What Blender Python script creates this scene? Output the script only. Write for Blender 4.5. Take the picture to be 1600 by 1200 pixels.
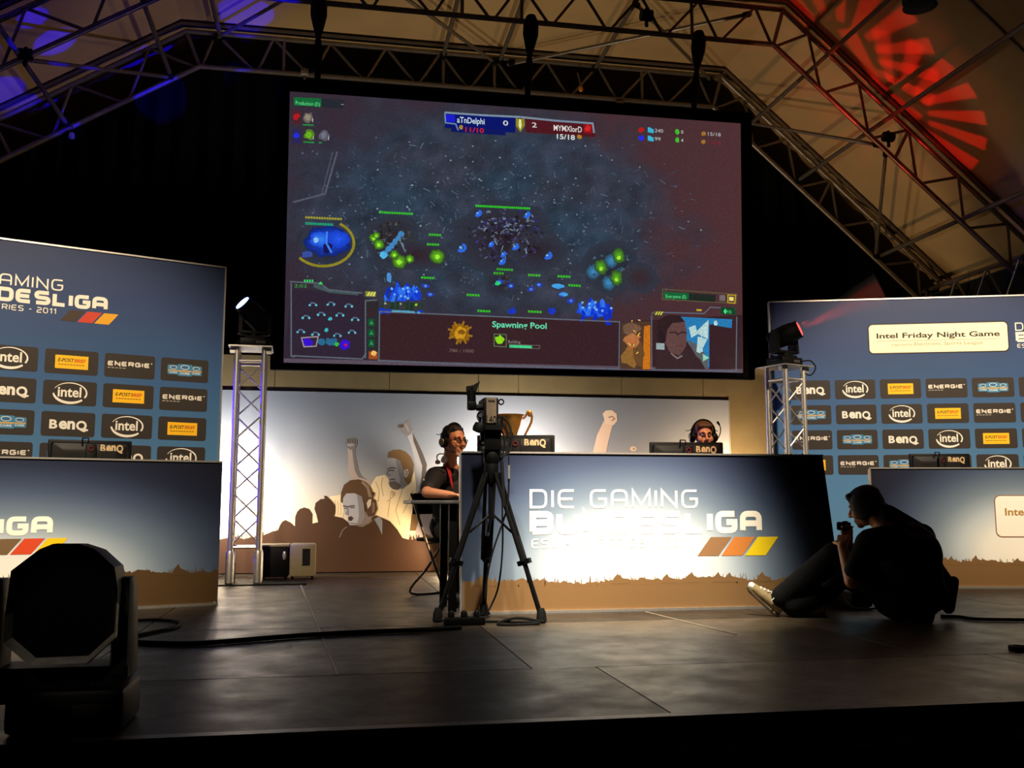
import bpy, bmesh, math, random
from mathutils import Vector, Matrix, noise as mnoise
from mathutils.geometry import tessellate_polygon
V = Vector
RAD = math.radians
for o in list(bpy.data.objects):
    bpy.data.objects.remove(o, do_unlink=True)
SC = bpy.context.scene
COL = SC.collection

# ------------------------------------------------------------------ camera
FPX, PITCH, YAW, HC = 1508.0, RAD(7.0), RAD(10.6), 0.75
cam_data = bpy.data.cameras.new('camera')
cam = bpy.data.objects.new('camera', cam_data)
COL.objects.link(cam)
cam_data.sensor_fit = 'HORIZONTAL'
cam_data.sensor_width = 36.0
cam_data.lens = FPX / 1600.0 * 36.0
cam_data.clip_start = 0.05
cam.location = (0, 0, HC)
cam.rotation_euler = (math.pi / 2 + PITCH, 0, -YAW)
SC.camera = cam

# ------------------------------------------------------------------ world, view
world = bpy.data.worlds.new('world')
SC.world = world
world.use_nodes = True
world.node_tree.nodes['Background'].inputs[0].default_value = (0.030, 0.024, 0.020, 1)
world.node_tree.nodes['Background'].inputs[1].default_value = 0.10
SC.view_settings.view_transform = 'Standard'
SC.view_settings.look = 'None'
SC.view_settings.gamma = 1.0
SC.view_settings.exposure = 0.0
SC.view_settings.use_curve_mapping = False


# ------------------------------------------------------------------ lights
def aim(o, target):
    o.rotation_euler = (V(target) - o.location).to_track_quat('-Z', 'Y').to_euler()


def spot(name, loc, target, power, color, angle, blend=0.4, radius=0.08):
    d = bpy.data.lights.new(name, 'SPOT')
    d.energy = power
    d.color = color
    d.spot_size = RAD(angle)
    d.spot_blend = blend
    d.shadow_soft_size = radius
    o = bpy.data.objects.new(name, d)
    COL.objects.link(o)
    o.location = loc
    aim(o, target)
    return o


WARM = (1.0, 0.80, 0.56)
AMBER = (1.0, 0.62, 0.28)
# narrow spots hung steeply over the stage, one per printed front or wall
spot('spot_centre_front', (1.85, 4.0, 5.3), (2.0, 6.58, 0.30), 5600, (1.0, 0.87, 0.68), 29, 1.0, 0.10)
spot('spot_centre_end', (0.3, 4.2, 5.3), (1.0, 6.58, 0.45), 1500, (1.0, 0.87, 0.68), 24, 0.9, 0.10)
spot('spot_left_wall', (-1.2, 3.6, 5.3), (-2.2, 8.1, 1.35), 2000, WARM, 44, 0.7, 0.12)
spot('spot_left_front', (-1.9, 3.9, 5.3), (-2.1, 7.0, 0.45), 1000, (1.0, 0.87, 0.68), 26, 0.9, 0.10)
spot('spot_right_wall', (5.6, 4.2, 5.3), (6.1, 8.6, 1.5), 2500, WARM, 44, 0.6, 0.12)
spot('spot_players', (2.9, 4.6, 5.3), (2.0, 7.6, 1.2), 1300, (1.0, 0.62, 0.36), 34, 0.6, 0.10)
# floods behind the desks washing the mural
spot('flood_left', (-1.27, 10.22, 0.95), (-0.95, 10.8, 1.0), 210, (1.0, 0.90, 0.76), 160, 0.2, 0.04)
spot('flood_centre', (1.95, 10.16, 1.08), (2.0, 10.8, 1.45), 170, (1.0, 0.86, 0.70), 150, 0.2, 0.04)
spot('flood_right', (4.62, 10.2, 1.0), (4.5, 10.8, 1.35), 110, (1.0, 0.68, 0.38), 156, 0.2, 0.04)
spot('flood_floor', (1.25, 10.35, 0.30), (0.2, 10.2, 0.0), 42, (1.0, 0.72, 0.42), 150, 0.4, 0.04)
# lamps on the stage floor behind the desks lighting the roof sheet from below
spot('roof_wash_left', (-1.3, 10.0, 0.9), (-1.9, 10.7, 6.0), 9, AMBER, 92, 0.3, 0.04)
spot('roof_wash_centre', (2.0, 10.0, 0.9), (2.2, 10.8, 6.0), 13, AMBER, 92, 0.3, 0.04)
spot('roof_wash_right', (4.5, 10.0, 0.9), (5.5, 10.7, 6.0), 13, AMBER, 92, 0.3, 0.04)
# blue spot standing behind the left sponsor wall, catching the left tower
spot('spot_blue_tower', (-2.4, 9.74, 1.45), (-0.84, 9.28, 1.22), 330, (0.04, 0.015, 1.0), 60, 0.2, 0.05)


# unseen spot added behind the camera to brighten the foreground moving head's rim
spot('rim_fill_spot', (-1.6, -1.5, 3.6), (-0.82, 3.45, 0.34), 150, (1.0, 0.88, 0.72), 4.2, 0.4, 0.03)


def px_ray(px, py):
    cp, sp, cy, sy = math.cos(PITCH), math.sin(PITCH), math.cos(YAW), math.sin(YAW)
    f = V((sy * cp, cy * cp, sp))
    r = V((cy, -sy, 0))
    return f * FPX + r * (px - 800) - r.cross(f) * (py - 600)


EYE = V((0, 0, HC))


def at_y(px, py, y):
    d = px_ray(px, py)
    return EYE + d * (y / d.y)


def at_z(px, py, z=0.0):
    d = px_ray(px, py)
    return EYE + d * ((z - HC) / d.z)


# ------------------------------------------------------------------ colour and materials
def lin(c):
    def f(x):
        x /= 255.0
        return x / 12.92 if x <= 0.04045 else ((x + 0.055) / 1.055) ** 2.4
    return (f(c[0]), f(c[1]), f(c[2]), 1.0)


MATS = {}


def mat(name, rgb, rough=0.5, metal=0.0, var=0.12, scale=25.0, bump=0.0, spec=0.5, emit=None, estr=1.0):
    if name in MATS:
        return MATS[name]
    m = bpy.data.materials.new(name)
    m.use_nodes = True
    nt = m.node_tree
    b = nt.nodes['Principled BSDF']
    b.inputs['Roughness'].default_value = rough
    b.inputs['Metallic'].default_value = metal
    b.inputs['Specular IOR Level'].default_value = spec
    tc = nt.nodes.new('ShaderNodeTexCoord')
    ns = nt.nodes.new('ShaderNodeTexNoise')
    ns.inputs['Scale'].default_value = scale
    ns.inputs['Detail'].default_value = 4
    nt.links.new(tc.outputs['Object'], ns.inputs['Vector'])
    rp = nt.nodes.new('ShaderNodeValToRGB')
    c = lin(rgb)
    rp.color_ramp.elements[0].position = 0.3
    rp.color_ramp.elements[1].position = 0.7
    rp.color_ramp.elements[0].color = tuple(x * (1 - var) for x in c[:3]) + (1,)
    rp.color_ramp.elements[1].color = tuple(min(1, x * (1 + var)) for x in c[:3]) + (1,)
    nt.links.new(ns.outputs['Fac'], rp.inputs['Fac'])
    nt.links.new(rp.outputs['Color'], b.inputs['Base Color'])
    if bump:
        bp = nt.nodes.new('ShaderNodeBump')
        bp.inputs['Strength'].default_value = bump
        bp.inputs['Distance'].default_value = 0.01
        nt.links.new(ns.outputs['Fac'], bp.inputs['Height'])
        nt.links.new(bp.outputs['Normal'], b.inputs['Normal'])
    if emit:
        b.inputs['Emission Color'].default_value = lin(emit)
        b.inputs['Emission Strength'].default_value = estr
    MATS[name] = m
    return m


def art_mat(name, emit=False, rough=0.5, grain=0.0, gscale=30.0, strength=1.0):
    """Printed or projected artwork: colours come from the artwork's own colour attribute."""
    if name in MATS:
        return MATS[name]
    m = bpy.data.materials.new(name)
    m.use_nodes = True
    nt = m.node_tree
    b = nt.nodes['Principled BSDF']
    at = nt.nodes.new('ShaderNodeAttribute')
    at.attribute_name = 'ink'
    src = at.outputs['Color']
    if grain:
        tc = nt.nodes.new('ShaderNodeTexCoord')
        ns = nt.nodes.new('ShaderNodeTexNoise')
        ns.inputs['Scale'].default_value = gscale
        ns.inputs['Detail'].default_value = 6
        ns.inputs['Roughness'].default_value = 0.75
        nt.links.new(tc.outputs['Object'], ns.inputs['Vector'])
        mr = nt.nodes.new('ShaderNodeMapRange')
        mr.inputs['From Min'].default_value = 0.3
        mr.inputs['From Max'].default_value = 0.7
        mr.inputs['To Min'].default_value = 1 - grain
        mr.inputs['To Max'].default_value = 1 + grain
        nt.links.new(ns.outputs['Fac'], mr.inputs['Value'])
        mx = nt.nodes.new('ShaderNodeVectorMath')
        mx.operation = 'SCALE'
        nt.links.new(src, mx.inputs[0])
        nt.links.new(mr.outputs['Result'], mx.inputs['Scale'])
        src = mx.outputs['Vector']
    b.inputs['Roughness'].default_value = rough
    if emit:
        b.inputs['Base Color'].default_value = (0.02, 0.02, 0.02, 1)
        nt.links.new(src, b.inputs['Emission Color'])
        b.inputs['Emission Strength'].default_value = strength
    else:
        b.inputs['Specular IOR Level'].default_value = 0.25
        nt.links.new(src, b.inputs['Base Color'])
    MATS[name] = m
    return m


# ------------------------------------------------------------------ mesh builder
class MB:
    def __init__(s):
        s.v, s.f = [], []

    def add(s, vs, fs):
        n = len(s.v)
        s.v += [V(p) for p in vs]
        s.f += [[i + n for i in f] for f in fs]
        return s

    def box(s, c, size, rot=None, bev=0.0):
        hx, hy, hz = size[0] / 2, size[1] / 2, size[2] / 2
        if bev <= 0:
            vs = [V((x, y, z)) for x in (-hx, hx) for y in (-hy, hy) for z in (-hz, hz)]
            fs = [(0, 1, 3, 2), (4, 6, 7, 5), (0, 4, 5, 1), (2, 3, 7, 6), (0, 2, 6, 4), (1, 5, 7, 3)]
        else:
            bm = bmesh.new()
            bmesh.ops.create_cube(bm, size=1)
            for q in bm.verts:
                q.co = V((q.co.x * size[0], q.co.y * size[1], q.co.z * size[2]))
            bmesh.ops.bevel(bm, geom=bm.edges[:] , offset=bev, segments=2, affect='EDGES', profile=0.5)
            bm.verts.index_update()
            vs = [q.co.copy() for q in bm.verts]
            fs = [[q.index for q in f.verts] for f in bm.faces]
            bm.free()
        if rot is not None:
            vs = [rot @ p for p in vs]
        return s.add([p + V(c) for p in vs], fs)

    def bar(s, p, q, w, h, up=(0, 0, 1)):
        p, q = V(p), V(q)
        d = (q - p)
        L = d.length
        z = d.normalized()
        x = z.cross(V(up))
        if x.length < 1e-4:
            x = z.cross(V((0, 1, 0)))
        x.normalize()
        y = z.cross(x)
        m = Matrix((x, y, z)).transposed()
        return s.box((p + q) / 2, (w, h, L), m)

    def tube(s, pts, r, n=8, caps=True, smooth=0):
        pts = [V(p) for p in pts]
        if smooth:
            pts = catmull(pts, smooth)
        rs = r if isinstance(r, (list, tuple)) else [r] * len(pts)
        if len(rs) != len(pts):
            rs = [rs[min(len(rs) - 1, int(i / max(1, len(pts) - 1) * (len(rs) - 1) + 0.5))] for i in range(len(pts))]
        rings = []
        t0 = (pts[1] - pts[0]).normalized()
        a = t0.orthogonal().normalized()
        for i, p in enumerate(pts):
            if i == 0:
                t = t0
            elif i == len(pts) - 1:
                t = (pts[i] - pts[i - 1]).normalized()
            else:
                t = ((pts[i] - pts[i - 1]).normalized() + (pts[i + 1] - pts[i]).normalized())
                t = t.normalized() if t.length > 1e-5 else (pts[i + 1] - pts[i]).normalized()
            a = (a - t * a.dot(t))
            a = a.normalized() if a.length > 1e-6 else t.orthogonal().normalized()
            b = t.cross(a)
            rings.append([p + (a * math.cos(2 * math.pi * k / n) + b * math.sin(2 * math.pi * k / n)) * rs[i] for k in range(n)])
        return s.loft(rings, caps)

    def loft(s, rings, caps=True):
        n = len(rings[0])
        vs = [p for r in rings for p in r]
        fs = []
        for i in range(len(rings) - 1):
            for k in range(n):
                k2 = (k + 1) % n
                fs.append((i * n + k, i * n + k2, (i + 1) * n + k2, (i + 1) * n + k))
        if caps:
            fs.append(tuple(range(n))[::-1])
            fs.append(tuple(range((len(rings) - 1) * n, len(rings) * n)))
        return s.add(vs, fs)

    def lathe(s, prof, c=(0, 0, 0), axis=(0, 0, 1), n=20, caps=True):
        z = V(axis).normalized()
        x = z.orthogonal().normalized()
        y = z.cross(x)
        rings = [[V(c) + z * h + (x * math.cos(2 * math.pi * k / n) + y * math.sin(2 * math.pi * k / n)) * max(r, 1e-4) for k in range(n)] for r, h in prof]
        return s.loft(rings, caps)

    def ell(s, c, rad, rot=None, nu=16, nv=10):
        rings = []
        for i in range(1, nv):
            th = math.pi * i / nv
            ring = []
            for k in range(nu):
                p = V((rad[0] * math.sin(th) * math.cos(2 * math.pi * k / nu), rad[1] * math.sin(th) * math.sin(2 * math.pi * k / nu), rad[2] * math.cos(th)))
                if rot is not None:
                    p = rot @ p
                ring.append(p + V(c))
            rings.append(ring)
        return s.loft(rings[::-1])

    def prism(s, poly, p0, u, v, w):
        """polygon (a, b) in the plane p0 + a u + b v, pushed along w"""
        p0, u, v, w = V(p0), V(u), V(v), V(w)
        lo = [p0 + u * a + v * b for a, b in poly]
        hi = [p + w for p in lo]
        n = len(poly)
        base = len(s.v)
        s.v += lo + hi
        for t in tessellate_polygon([[V((a, b, 0)) for a, b in poly]]):
            s.f.append([base + t[0], base + t[1], base + t[2]])
            s.f.append([base + n + t[2], base + n + t[1], base + n + t[0]])
        for i in range(n):
            j = (i + 1) % n
            s.f.append([base + i, base + j, base + n + j, base + n + i])
        return s


def catmull(pts, k):
    out = []
    n = len(pts)
    for i in range(n - 1):
        p0, p1, p2, p3 = pts[max(i - 1, 0)], pts[i], pts[i + 1], pts[min(i + 2, n - 1)]
        for j in range(k):
            t = j / k
            out.append(0.5 * ((2 * p1) + (p2 - p0) * t + (2 * p0 - 5 * p1 + 4 * p2 - p3) * t * t + (3 * p1 - p0 - 3 * p2 + p3) * t ** 3))
    out.append(pts[-1])
    return out


# ------------------------------------------------------------------ object helpers
def tag(o, label=None, cat=None, group=None, kind=None):
    if label:
        o['label'] = label
    if cat:
        o['category'] = cat
    if group:
        o['group'] = group
    if kind:
        o['kind'] = kind
    return o


def thing(name, label, cat, loc=(0, 0, 0), group=None, rz=0.0):
    o = bpy.data.objects.new(name, None)
    o.empty_display_size = 0.1
    COL.objects.link(o)
    o.location = loc
    o.rotation_euler = (0, 0, rz)
    return tag(o, label, cat, group)


def root_of(o):
    while o.parent:
        o = o.parent
    return o


def finish_mesh(name, vs, fs, smooth):
    me = bpy.data.meshes.new(name)
    me.from_pydata([tuple(p) for p in vs], [], fs)
    bm = bmesh.new()
    bm.from_mesh(me)
    bmesh.ops.recalc_face_normals(bm, faces=bm.faces[:])
    bm.to_mesh(me)
    bm.free()
    if smooth:
        me.polygons.foreach_set('use_smooth', [True] * len(me.polygons))
        if smooth != 'all':
            me.set_sharp_from_angle(angle=RAD(35))
    me.update()
    return me


def part(name, mb, m, parent, smooth=True, label=None, world=True, kind=None):
    """one part mesh; builder coordinates are world coordinates unless world=False (then local to the thing)"""
    off = root_of(parent).location if world else V((0, 0, 0))
    me = finish_mesh(name, [p - off for p in mb.v], mb.f, smooth)
    me.materials.append(m)
    o = bpy.data.objects.new(name, me)
    COL.objects.link(o)
    o.parent = parent
    return tag(o, label, kind=kind)


def solo(name, mb, m, label, cat, loc=None, smooth=True, group=None, kind=None):
    """a thing that is one mesh"""
    loc = V(loc) if loc is not None else V((0, 0, 0))
    me = finish_mesh(name, [p - loc for p in mb.v], mb.f, smooth)
    me.materials.append(m)
    o = bpy.data.objects.new(name, me)
    COL.objects.link(o)
    o.location = loc
    return tag(o, label, cat, group, kind)


def struct(name, mb, m, smooth=False, label=None):
    o = solo(name, mb, m, label, None, smooth=smooth, kind='structure')
    return o


def dup(root, loc, rz, label, group=None):
    r = root.copy()
    COL.objects.link(r)
    r.location = loc
    r.rotation_euler = (0, 0, rz)
    r['label'] = label
    if group:
        r['group'] = group

    def rec(a, b):
        for ch in list(a.children):
            c = ch.copy()
            COL.objects.link(c)
            c.parent = b
            rec(ch, c)
    rec(root, r)
    return r


# ------------------------------------------------------------------ flat artwork
_TXT = {}


def text_geo(s, bold=0.0):
    key = (s, bold)
    if key not in _TXT:
        c = bpy.data.curves.new('t', 'FONT')
        c.body = s
        c.size = 1.0
        c.offset = bold
        c.resolution_u = 3
        o = bpy.data.objects.new('t', c)
        COL.objects.link(o)
        dg = bpy.context.evaluated_depsgraph_get()
        me = bpy.data.meshes.new_from_object(o.evaluated_get(dg))
        vs = [(p.co.x, p.co.y) for p in me.vertices]
        fs = [list(p.vertices) for p in me.polygons]
        bpy.data.objects.remove(o, do_unlink=True)
        bpy.data.curves.remove(c)
        bpy.data.meshes.remove(me)
        _TXT[key] = (vs, fs)
    return _TXT[key]


CAPH = 0.73


def arc_pts(cx, cy, rx, ry, a0, a1, n):
    return [(cx + rx * math.cos(RAD(a0 + (a1 - a0) * i / n)), cy + ry * math.sin(RAD(a0 + (a1 - a0) * i / n))) for i in range(n + 1)]


GL = {  # stroke letters in a unit box; a third item 1 marks a rounded corner
    'D': (1, [[(0, 0), (0, 1), (1, 1, 1), (1, 0, 1), (0, 0)]]),
    'I': (0, [[(0, 0), (0, 1)]]),
    'E': (1, [[(1, 1), (0, 1, 1), (0, 0, 1), (1, 0)], [(0, .5), (.92, .5)]]),
    'G': (1, [[(1, 1), (0, 1, 1), (0, 0, 1), (1, 0, 1), (1, .5), (.5, .5)]]),
    'A': (1, [[(0, 0), (0, 1, 1), (1, 1, 1), (1, 0)], [(0, .42), (1, .42)]]),
    'M': (1.15, [[(0, 0), (0, 1), (.5, .12), (1, 1), (1, 0)]]),
    'N': (1, [[(0, 0), (0, 1), (1, 0), (1, 1)]]),
    'B': (1, [[(0, 0), (0, 1), (1, 1, 1), (1, .5, 1), (0, .5)], [(.5, .5), (1, .5, 1), (1, 0, 1), (0, 0)]]),
    'U': (1, [[(0, 1), (0, 0, 1), (1, 0, 1), (1, 1)]]),
    'S': (1, [[(1, 1), (0, 1, 1), (0, .5, 1), (1, .5, 1), (1, 0, 1), (0, 0)]]),
    'L': (.85, [[(0, 1), (0, 0), (1, 0)]]),
    'P': (1, [[(0, 0), (0, 1), (1, 1, 1), (1, .42, 1), (0, .42)]]),
    'R': (1, [[(0, 0), (0, 1), (1, 1, 1), (1, .45, 1), (0, .45)], [(.6, .45), (1, 0)]]),
    'O': (1, [[(.5, 1), (1, 1, 1), (1, 0, 1), (0, 0, 1), (0, 1, 1), (.5, 1)]]),
    '0': (.9, [[(.5, 1), (1, 1, 1), (1, 0, 1), (0, 0, 1), (0, 1, 1), (.5, 1)]]),
    '2': (.9, [[(0, 1), (1, 1, 1), (1, .5, 1), (0, .5, 1), (0, 0), (1, 0)]]),
    '1': (.4, [[(0, .8), (1, 1), (1, 0)]]),
    '-': (.6, [[(.1, .5), (.9, .5)]]),
    ' ': (.45, []),
}


def round_poly(pl, w, h, r):
    out = []
    n = len(pl)
    for i, p in enumerate(pl):
        q = V((p[0] * w, p[1] * h))
        if len(p) > 2 and 0 < i < n - 1:
            a = V((pl[i - 1][0] * w, pl[i - 1][1] * h))
            b = V((pl[i + 1][0] * w, pl[i + 1][1] * h))
            ra = min(r, (a - q).length * .5)
            rb = min(r, (b - q).length * .5)
            s, e = q + (a - q).normalized() * ra, q + (b - q).normalized() * rb
            for k in range(5):
                t = k / 4
                out.append(s * (1 - t) ** 2 + q * 2 * t * (1 - t) + e * t * t)
        else:
            out.append(q)
    return out


class Art:
    """flat layered artwork in a local plane (u right, v up), facing local -Y"""
    EPS = 0.0004

    def __init__(s, lift=0.001):
        s.v, s.f, s.c, s.m, s.lift, s.k = [], [], [], [], lift, 0

    def put(s, pts, tris, col, layer, mi=0):
        n = len(s.v)
        s.k = (s.k + 1) % 14
        y = -s.lift - layer * s.EPS - s.k * 0.000025
        s.v += [(p[0], y, p[1]) for p in pts]
        c = lin(col)
        for t in tris:
            s.f.append([n + i for i in t])
            s.c.append([c] * len(t))
            s.m.append(mi)

    def poly(s, pts, col, layer=1):
        pts = [(p[0], p[1]) for p in pts]
        s.put(pts, tessellate_polygon([[V((a, b, 0)) for a, b in pts]]), col, layer)

    def rect(s, u0, v0, u1, v1, col, layer=1):
        s.put([(u0, v0), (u1, v0), (u1, v1), (u0, v1)], [(0, 1, 2, 3)], col, layer)

    def rrect(s, u0, v0, u1, v1, r, col, layer=1):
        pts = arc_pts(u1 - r, v1 - r, r, r, 0, 90, 4) + arc_pts(u0 + r, v1 - r, r, r, 90, 180, 4) + arc_pts(u0 + r, v0 + r, r, r, 180, 270, 4) + arc_pts(u1 - r, v0 + r, r, r, 270, 360, 4)
        s.put(pts, [tuple(range(len(pts)))], col, layer)

    def ellipse(s, cu, cv, ru, rv, col, layer=1, n=18, rot=0.0):
        pts = []
        for k in range(n):
            a, b = ru * math.cos(2 * math.pi * k / n), rv * math.sin(2 * math.pi * k / n)
            pts.append((cu + a * math.cos(rot) - b * math.sin(rot), cv + a * math.sin(rot) + b * math.cos(rot)))
        s.put(pts, [tuple(range(n))], col, layer)

    def line(s, pts, w, col, layer=1):
        """mitred ribbon; w may be a list of widths"""
        P = [V((p[0], p[1])) for p in pts]
        Q = [P[0]]
        ws = list(w) if isinstance(w, (list, tuple)) else [w] * len(P)
        W = [ws[0]]
        for p, ww in zip(P[1:], ws[1:]):
            if (p - Q[-1]).length > 1e-6:
                Q.append(p)
                W.append(ww)
        P = Q
        n = len(P)
        if n < 2:
            return
        L, Rr = [], []
        closed = (P[0] - P[-1]).length < 1e-5
        for i in range(n):
            d0 = (P[i] - P[i - 1]).normalized() if i else ((P[-1] - P[-2]).normalized() if closed else (P[1] - P[0]).normalized())
            d1 = (P[i + 1] - P[i]).normalized() if i < n - 1 else ((P[1] - P[0]).normalized() if closed else d0)
            n0, n1 = V((-d0.y, d0.x)), V((-d1.y, d1.x))
            m = n0 + n1
            m = m.normalized() if m.length > 1e-5 else n0
            k = W[i] / 2 / max(0.35, m.dot(n0))
            L.append(P[i] + m * k)
            Rr.append(P[i] - m * k)
        for i in range(n - 1):
            s.put([(p.x, p.y) for p in (L[i], Rr[i], Rr[i + 1], L[i + 1])], [(0, 1, 2, 3)], col, layer)

    def strokes(s, txt, u, v, h, w, t, gap, col, layer=1, rad=0.3, right=False, width=None):
        """techno lettering from rounded strokes; returns the end u"""
        tot = sum(GL[ch][0] * w + (t if GL[ch][1] else 0) + gap for ch in txt) - gap
        k = 1.0
        if width:
            k = width / tot
        if right:
            u = u - tot * k
        for ch in txt:
            gw, pls = GL[ch]
            ww = gw * w * k
            for pl in pls:
                pts = round_poly(pl, ww, h - t, rad * (h - t))
                s.line([(u + t / 2 + p.x, v + t / 2 + p.y) for p in pts], t, col, layer)
            u += ww + (t if pls else 0) + gap * k
        return u

    def fan(s, cu, cv, ru, rv, cin, cout, layer=1, n=16, jit=0.0, rng=None):
        """disc shading from cin in the middle to cout at its rim"""
        s.k = (s.k + 1) % 14
        y = -s.lift - layer * s.EPS - s.k * 0.000025
        b = len(s.v)
        s.v.append((cu, y, cv))
        for k in range(n):
            a = 2 * math.pi * k / n
            r = 1 + (rng.uniform(-jit, jit) if rng else 0)
            s.v.append((cu + ru * r * math.cos(a), y, cv + rv * r * math.sin(a)))
        ci, co = lin(cin), lin(cout)
        for k in range(n):
            s.f.append([b, b + 1 + k, b + 1 + (k + 1) % n])
            s.c.append([ci, co, co])
            s.m.append(0)

    def text(s, txt, u, v, h, col, layer=1, sx=1.0, bold=0.0, align='L', width=None, shear=0.0, slope=0.0):
        vs, fs = text_geo(txt, bold)
        if not vs:
            return
        x0, x1 = min(p[0] for p in vs), max(p[0] for p in vs)
        k = h / CAPH
        kx = k * sx if width is None else width / (x1 - x0)
        wid = (x1 - x0) * kx
        u -= {'L': 0, 'C': wid / 2, 'R': wid}[align]
        s.put([(u + (p[0] - x0) * kx + shear * p[1] * k, v + p[1] * k) for p in vs], fs, col, layer)

    def grid(s, u0, v0, u1, v1, nu, nv, fn, layer=0, mi=0, top=None):
        n = len(s.v)
        y = -s.lift - layer * s.EPS
        cols = []
        for j in range(nv + 1):
            for i in range(nu + 1):
                fu, fv = i / nu, j / nv
                uu, vv = u0 + (u1 - u0) * fu, v0 + (v1 - v0) * fv
                if top:
                    uu, vv = top(fu, fv)
                s.v.append((uu, y, vv))
                cols.append(lin(fn(fu, fv)))
        for j in range(nv):
            for i in range(nu):
                q = [j * (nu + 1) + i, j * (nu + 1) + i + 1, (j + 1) * (nu + 1) + i + 1, (j + 1) * (nu + 1) + i]
                s.f.append([n + k for k in q])
                s.c.append([cols[k] for k in q])
                s.m.append(mi)

    def build(s, name, mats, parent, label=None, off=(0, 0, 0)):
        me = bpy.data.meshes.new(name)
        me.from_pydata([(p[0] + off[0], p[1] + off[1], p[2] + off[2]) for p in s.v], [], s.f)
        ca = me.color_attributes.new('ink', 'FLOAT_COLOR', 'CORNER')
        flat = []
        for pc in s.c:
            for c in pc:
                flat += list(c)
        ca.data.foreach_set('color', flat)
        for m in mats:
            me.materials.append(m)
        me.polygons.foreach_set('material_index', s.m)
        me.update()
        o = bpy.data.objects.new(name, me)
        COL.objects.link(o)
        o.parent = parent
        return tag(o, label)


class Frame:
    """an upright plane: origin on the floor, turned by ang about Z; local u, v in metres"""

    def __init__(s, px, py, y, ang):
        p = at_y(px, py, y)
        s.o = V((p.x, p.y, 0))
        s.a = RAD(ang)
        s.u = V((math.cos(s.a), math.sin(s.a), 0))
        s.n = V((math.sin(s.a), -math.cos(s.a), 0))

    def uv(s, px, py):
        d = px_ray(px, py)
        t = (s.o - EYE).dot(s.n) / d.dot(s.n)
        p = EYE + d * t
        return ((p - s.o).dot(s.u), p.z)

    def w(s, u, v, out=0.0):
        return s.o + s.u * u + s.n * out + V((0, 0, v))


def mix(a, b, t):
    t = max(0.0, min(1.0, t))
    return tuple(x + (y - x) * t for x, y in zip(a, b))


def ramp(stops, t):
    if t <= stops[0][0]:
        return stops[0][1]
    for (a, ca), (b, cb) in zip(stops, stops[1:]):
        if t <= b:
            return mix(ca, cb, (t - a) / (b - a))
    return stops[-1][1]
# ------------------------------------------------------------------ materials
ALU = mat('aluminium', (196, 192, 186), 0.42, 0.85, 0.08, 40)
STEEL = mat('galvanised_steel', (128, 116, 100), 0.42, 0.75, 0.15, 12)
BLACKM = mat('black_paint', (7, 7, 8), 0.55, 0.0, 0.2, 30, 0, 0.12)
BLACKP = mat('black_plastic', (7, 7, 8), 0.5, 0.0, 0.15, 40, 0, 0.14)
RUBBER = mat('black_rubber', (8, 8, 8), 0.75, 0.0, 0.2, 40, 0, 0.2)
DRAPE = mat('black_drape', (4, 4, 5), 0.95, 0, 0.3, 4, 0.3, 0.1)
TAN = mat('tan_roof_fabric', (168, 138, 92), 0.85, 0, 0.06, 3, 0.15, 0.2)
BACKD = mat('olive_grey_cloth', (98, 88, 64), 0.85, 0, 0.08, 6, 0.2, 0.2)
DARKW = mat('dark_canvas', (26, 23, 20), 0.9, 0, 0.2, 5, 0.2, 0.2)
GROUND = mat('dark_ground', (12, 11, 11), 0.8, 0, 0.3, 6, 0.2)
CREAM = mat('cream_paint', (138, 126, 96), 0.5, 0, 0.06, 20)
PRINT = art_mat('printed_sheet', rough=0.55)
PANELW = mat('white_foam_board', (205, 200, 190), 0.6, 0, 0.04, 20)

# ------------------------------------------------------------------ stage and tent shell
YF = 3.36
deck_m = art_mat('stage_ply', rough=0.4, grain=0.55, gscale=5.0)
nt = deck_m.node_tree
b = nt.nodes['Principled BSDF']
_sa = nt.nodes.new('ShaderNodeAttribute')
_sa.attribute_name = 'ink'
nt.links.new(_sa.outputs['Alpha'], b.inputs['Specular IOR Level'])
_tc = nt.nodes.new('ShaderNodeTexCoord')
_n = nt.nodes.new('ShaderNodeTexNoise')
_n.inputs['Scale'].default_value = 3.5
_n.inputs['Detail'].default_value = 8
_n.inputs['Roughness'].default_value = 0.7
nt.links.new(_tc.outputs['Object'], _n.inputs['Vector'])
_mr = nt.nodes.new('ShaderNodeMapRange')
_mr.inputs['From Min'].default_value = 0.3
_mr.inputs['From Max'].default_value = 0.7
_mr.inputs['To Min'].default_value = 0.30
_mr.inputs['To Max'].default_value = 0.52
nt.links.new(_n.outputs['Fac'], _mr.inputs['Value'])
nt.links.new(_mr.outputs['Result'], b.inputs['Roughness'])
_bp = nt.nodes.new('ShaderNodeBump')
_bp.inputs['Strength'].default_value = 0.12
_bp.inputs['Distance'].default_value = 0.01
nt.links.new(_n.outputs['Fac'], _bp.inputs['Height'])
nt.links.new(_bp.outputs['Normal'], b.inputs['Normal'])

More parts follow.
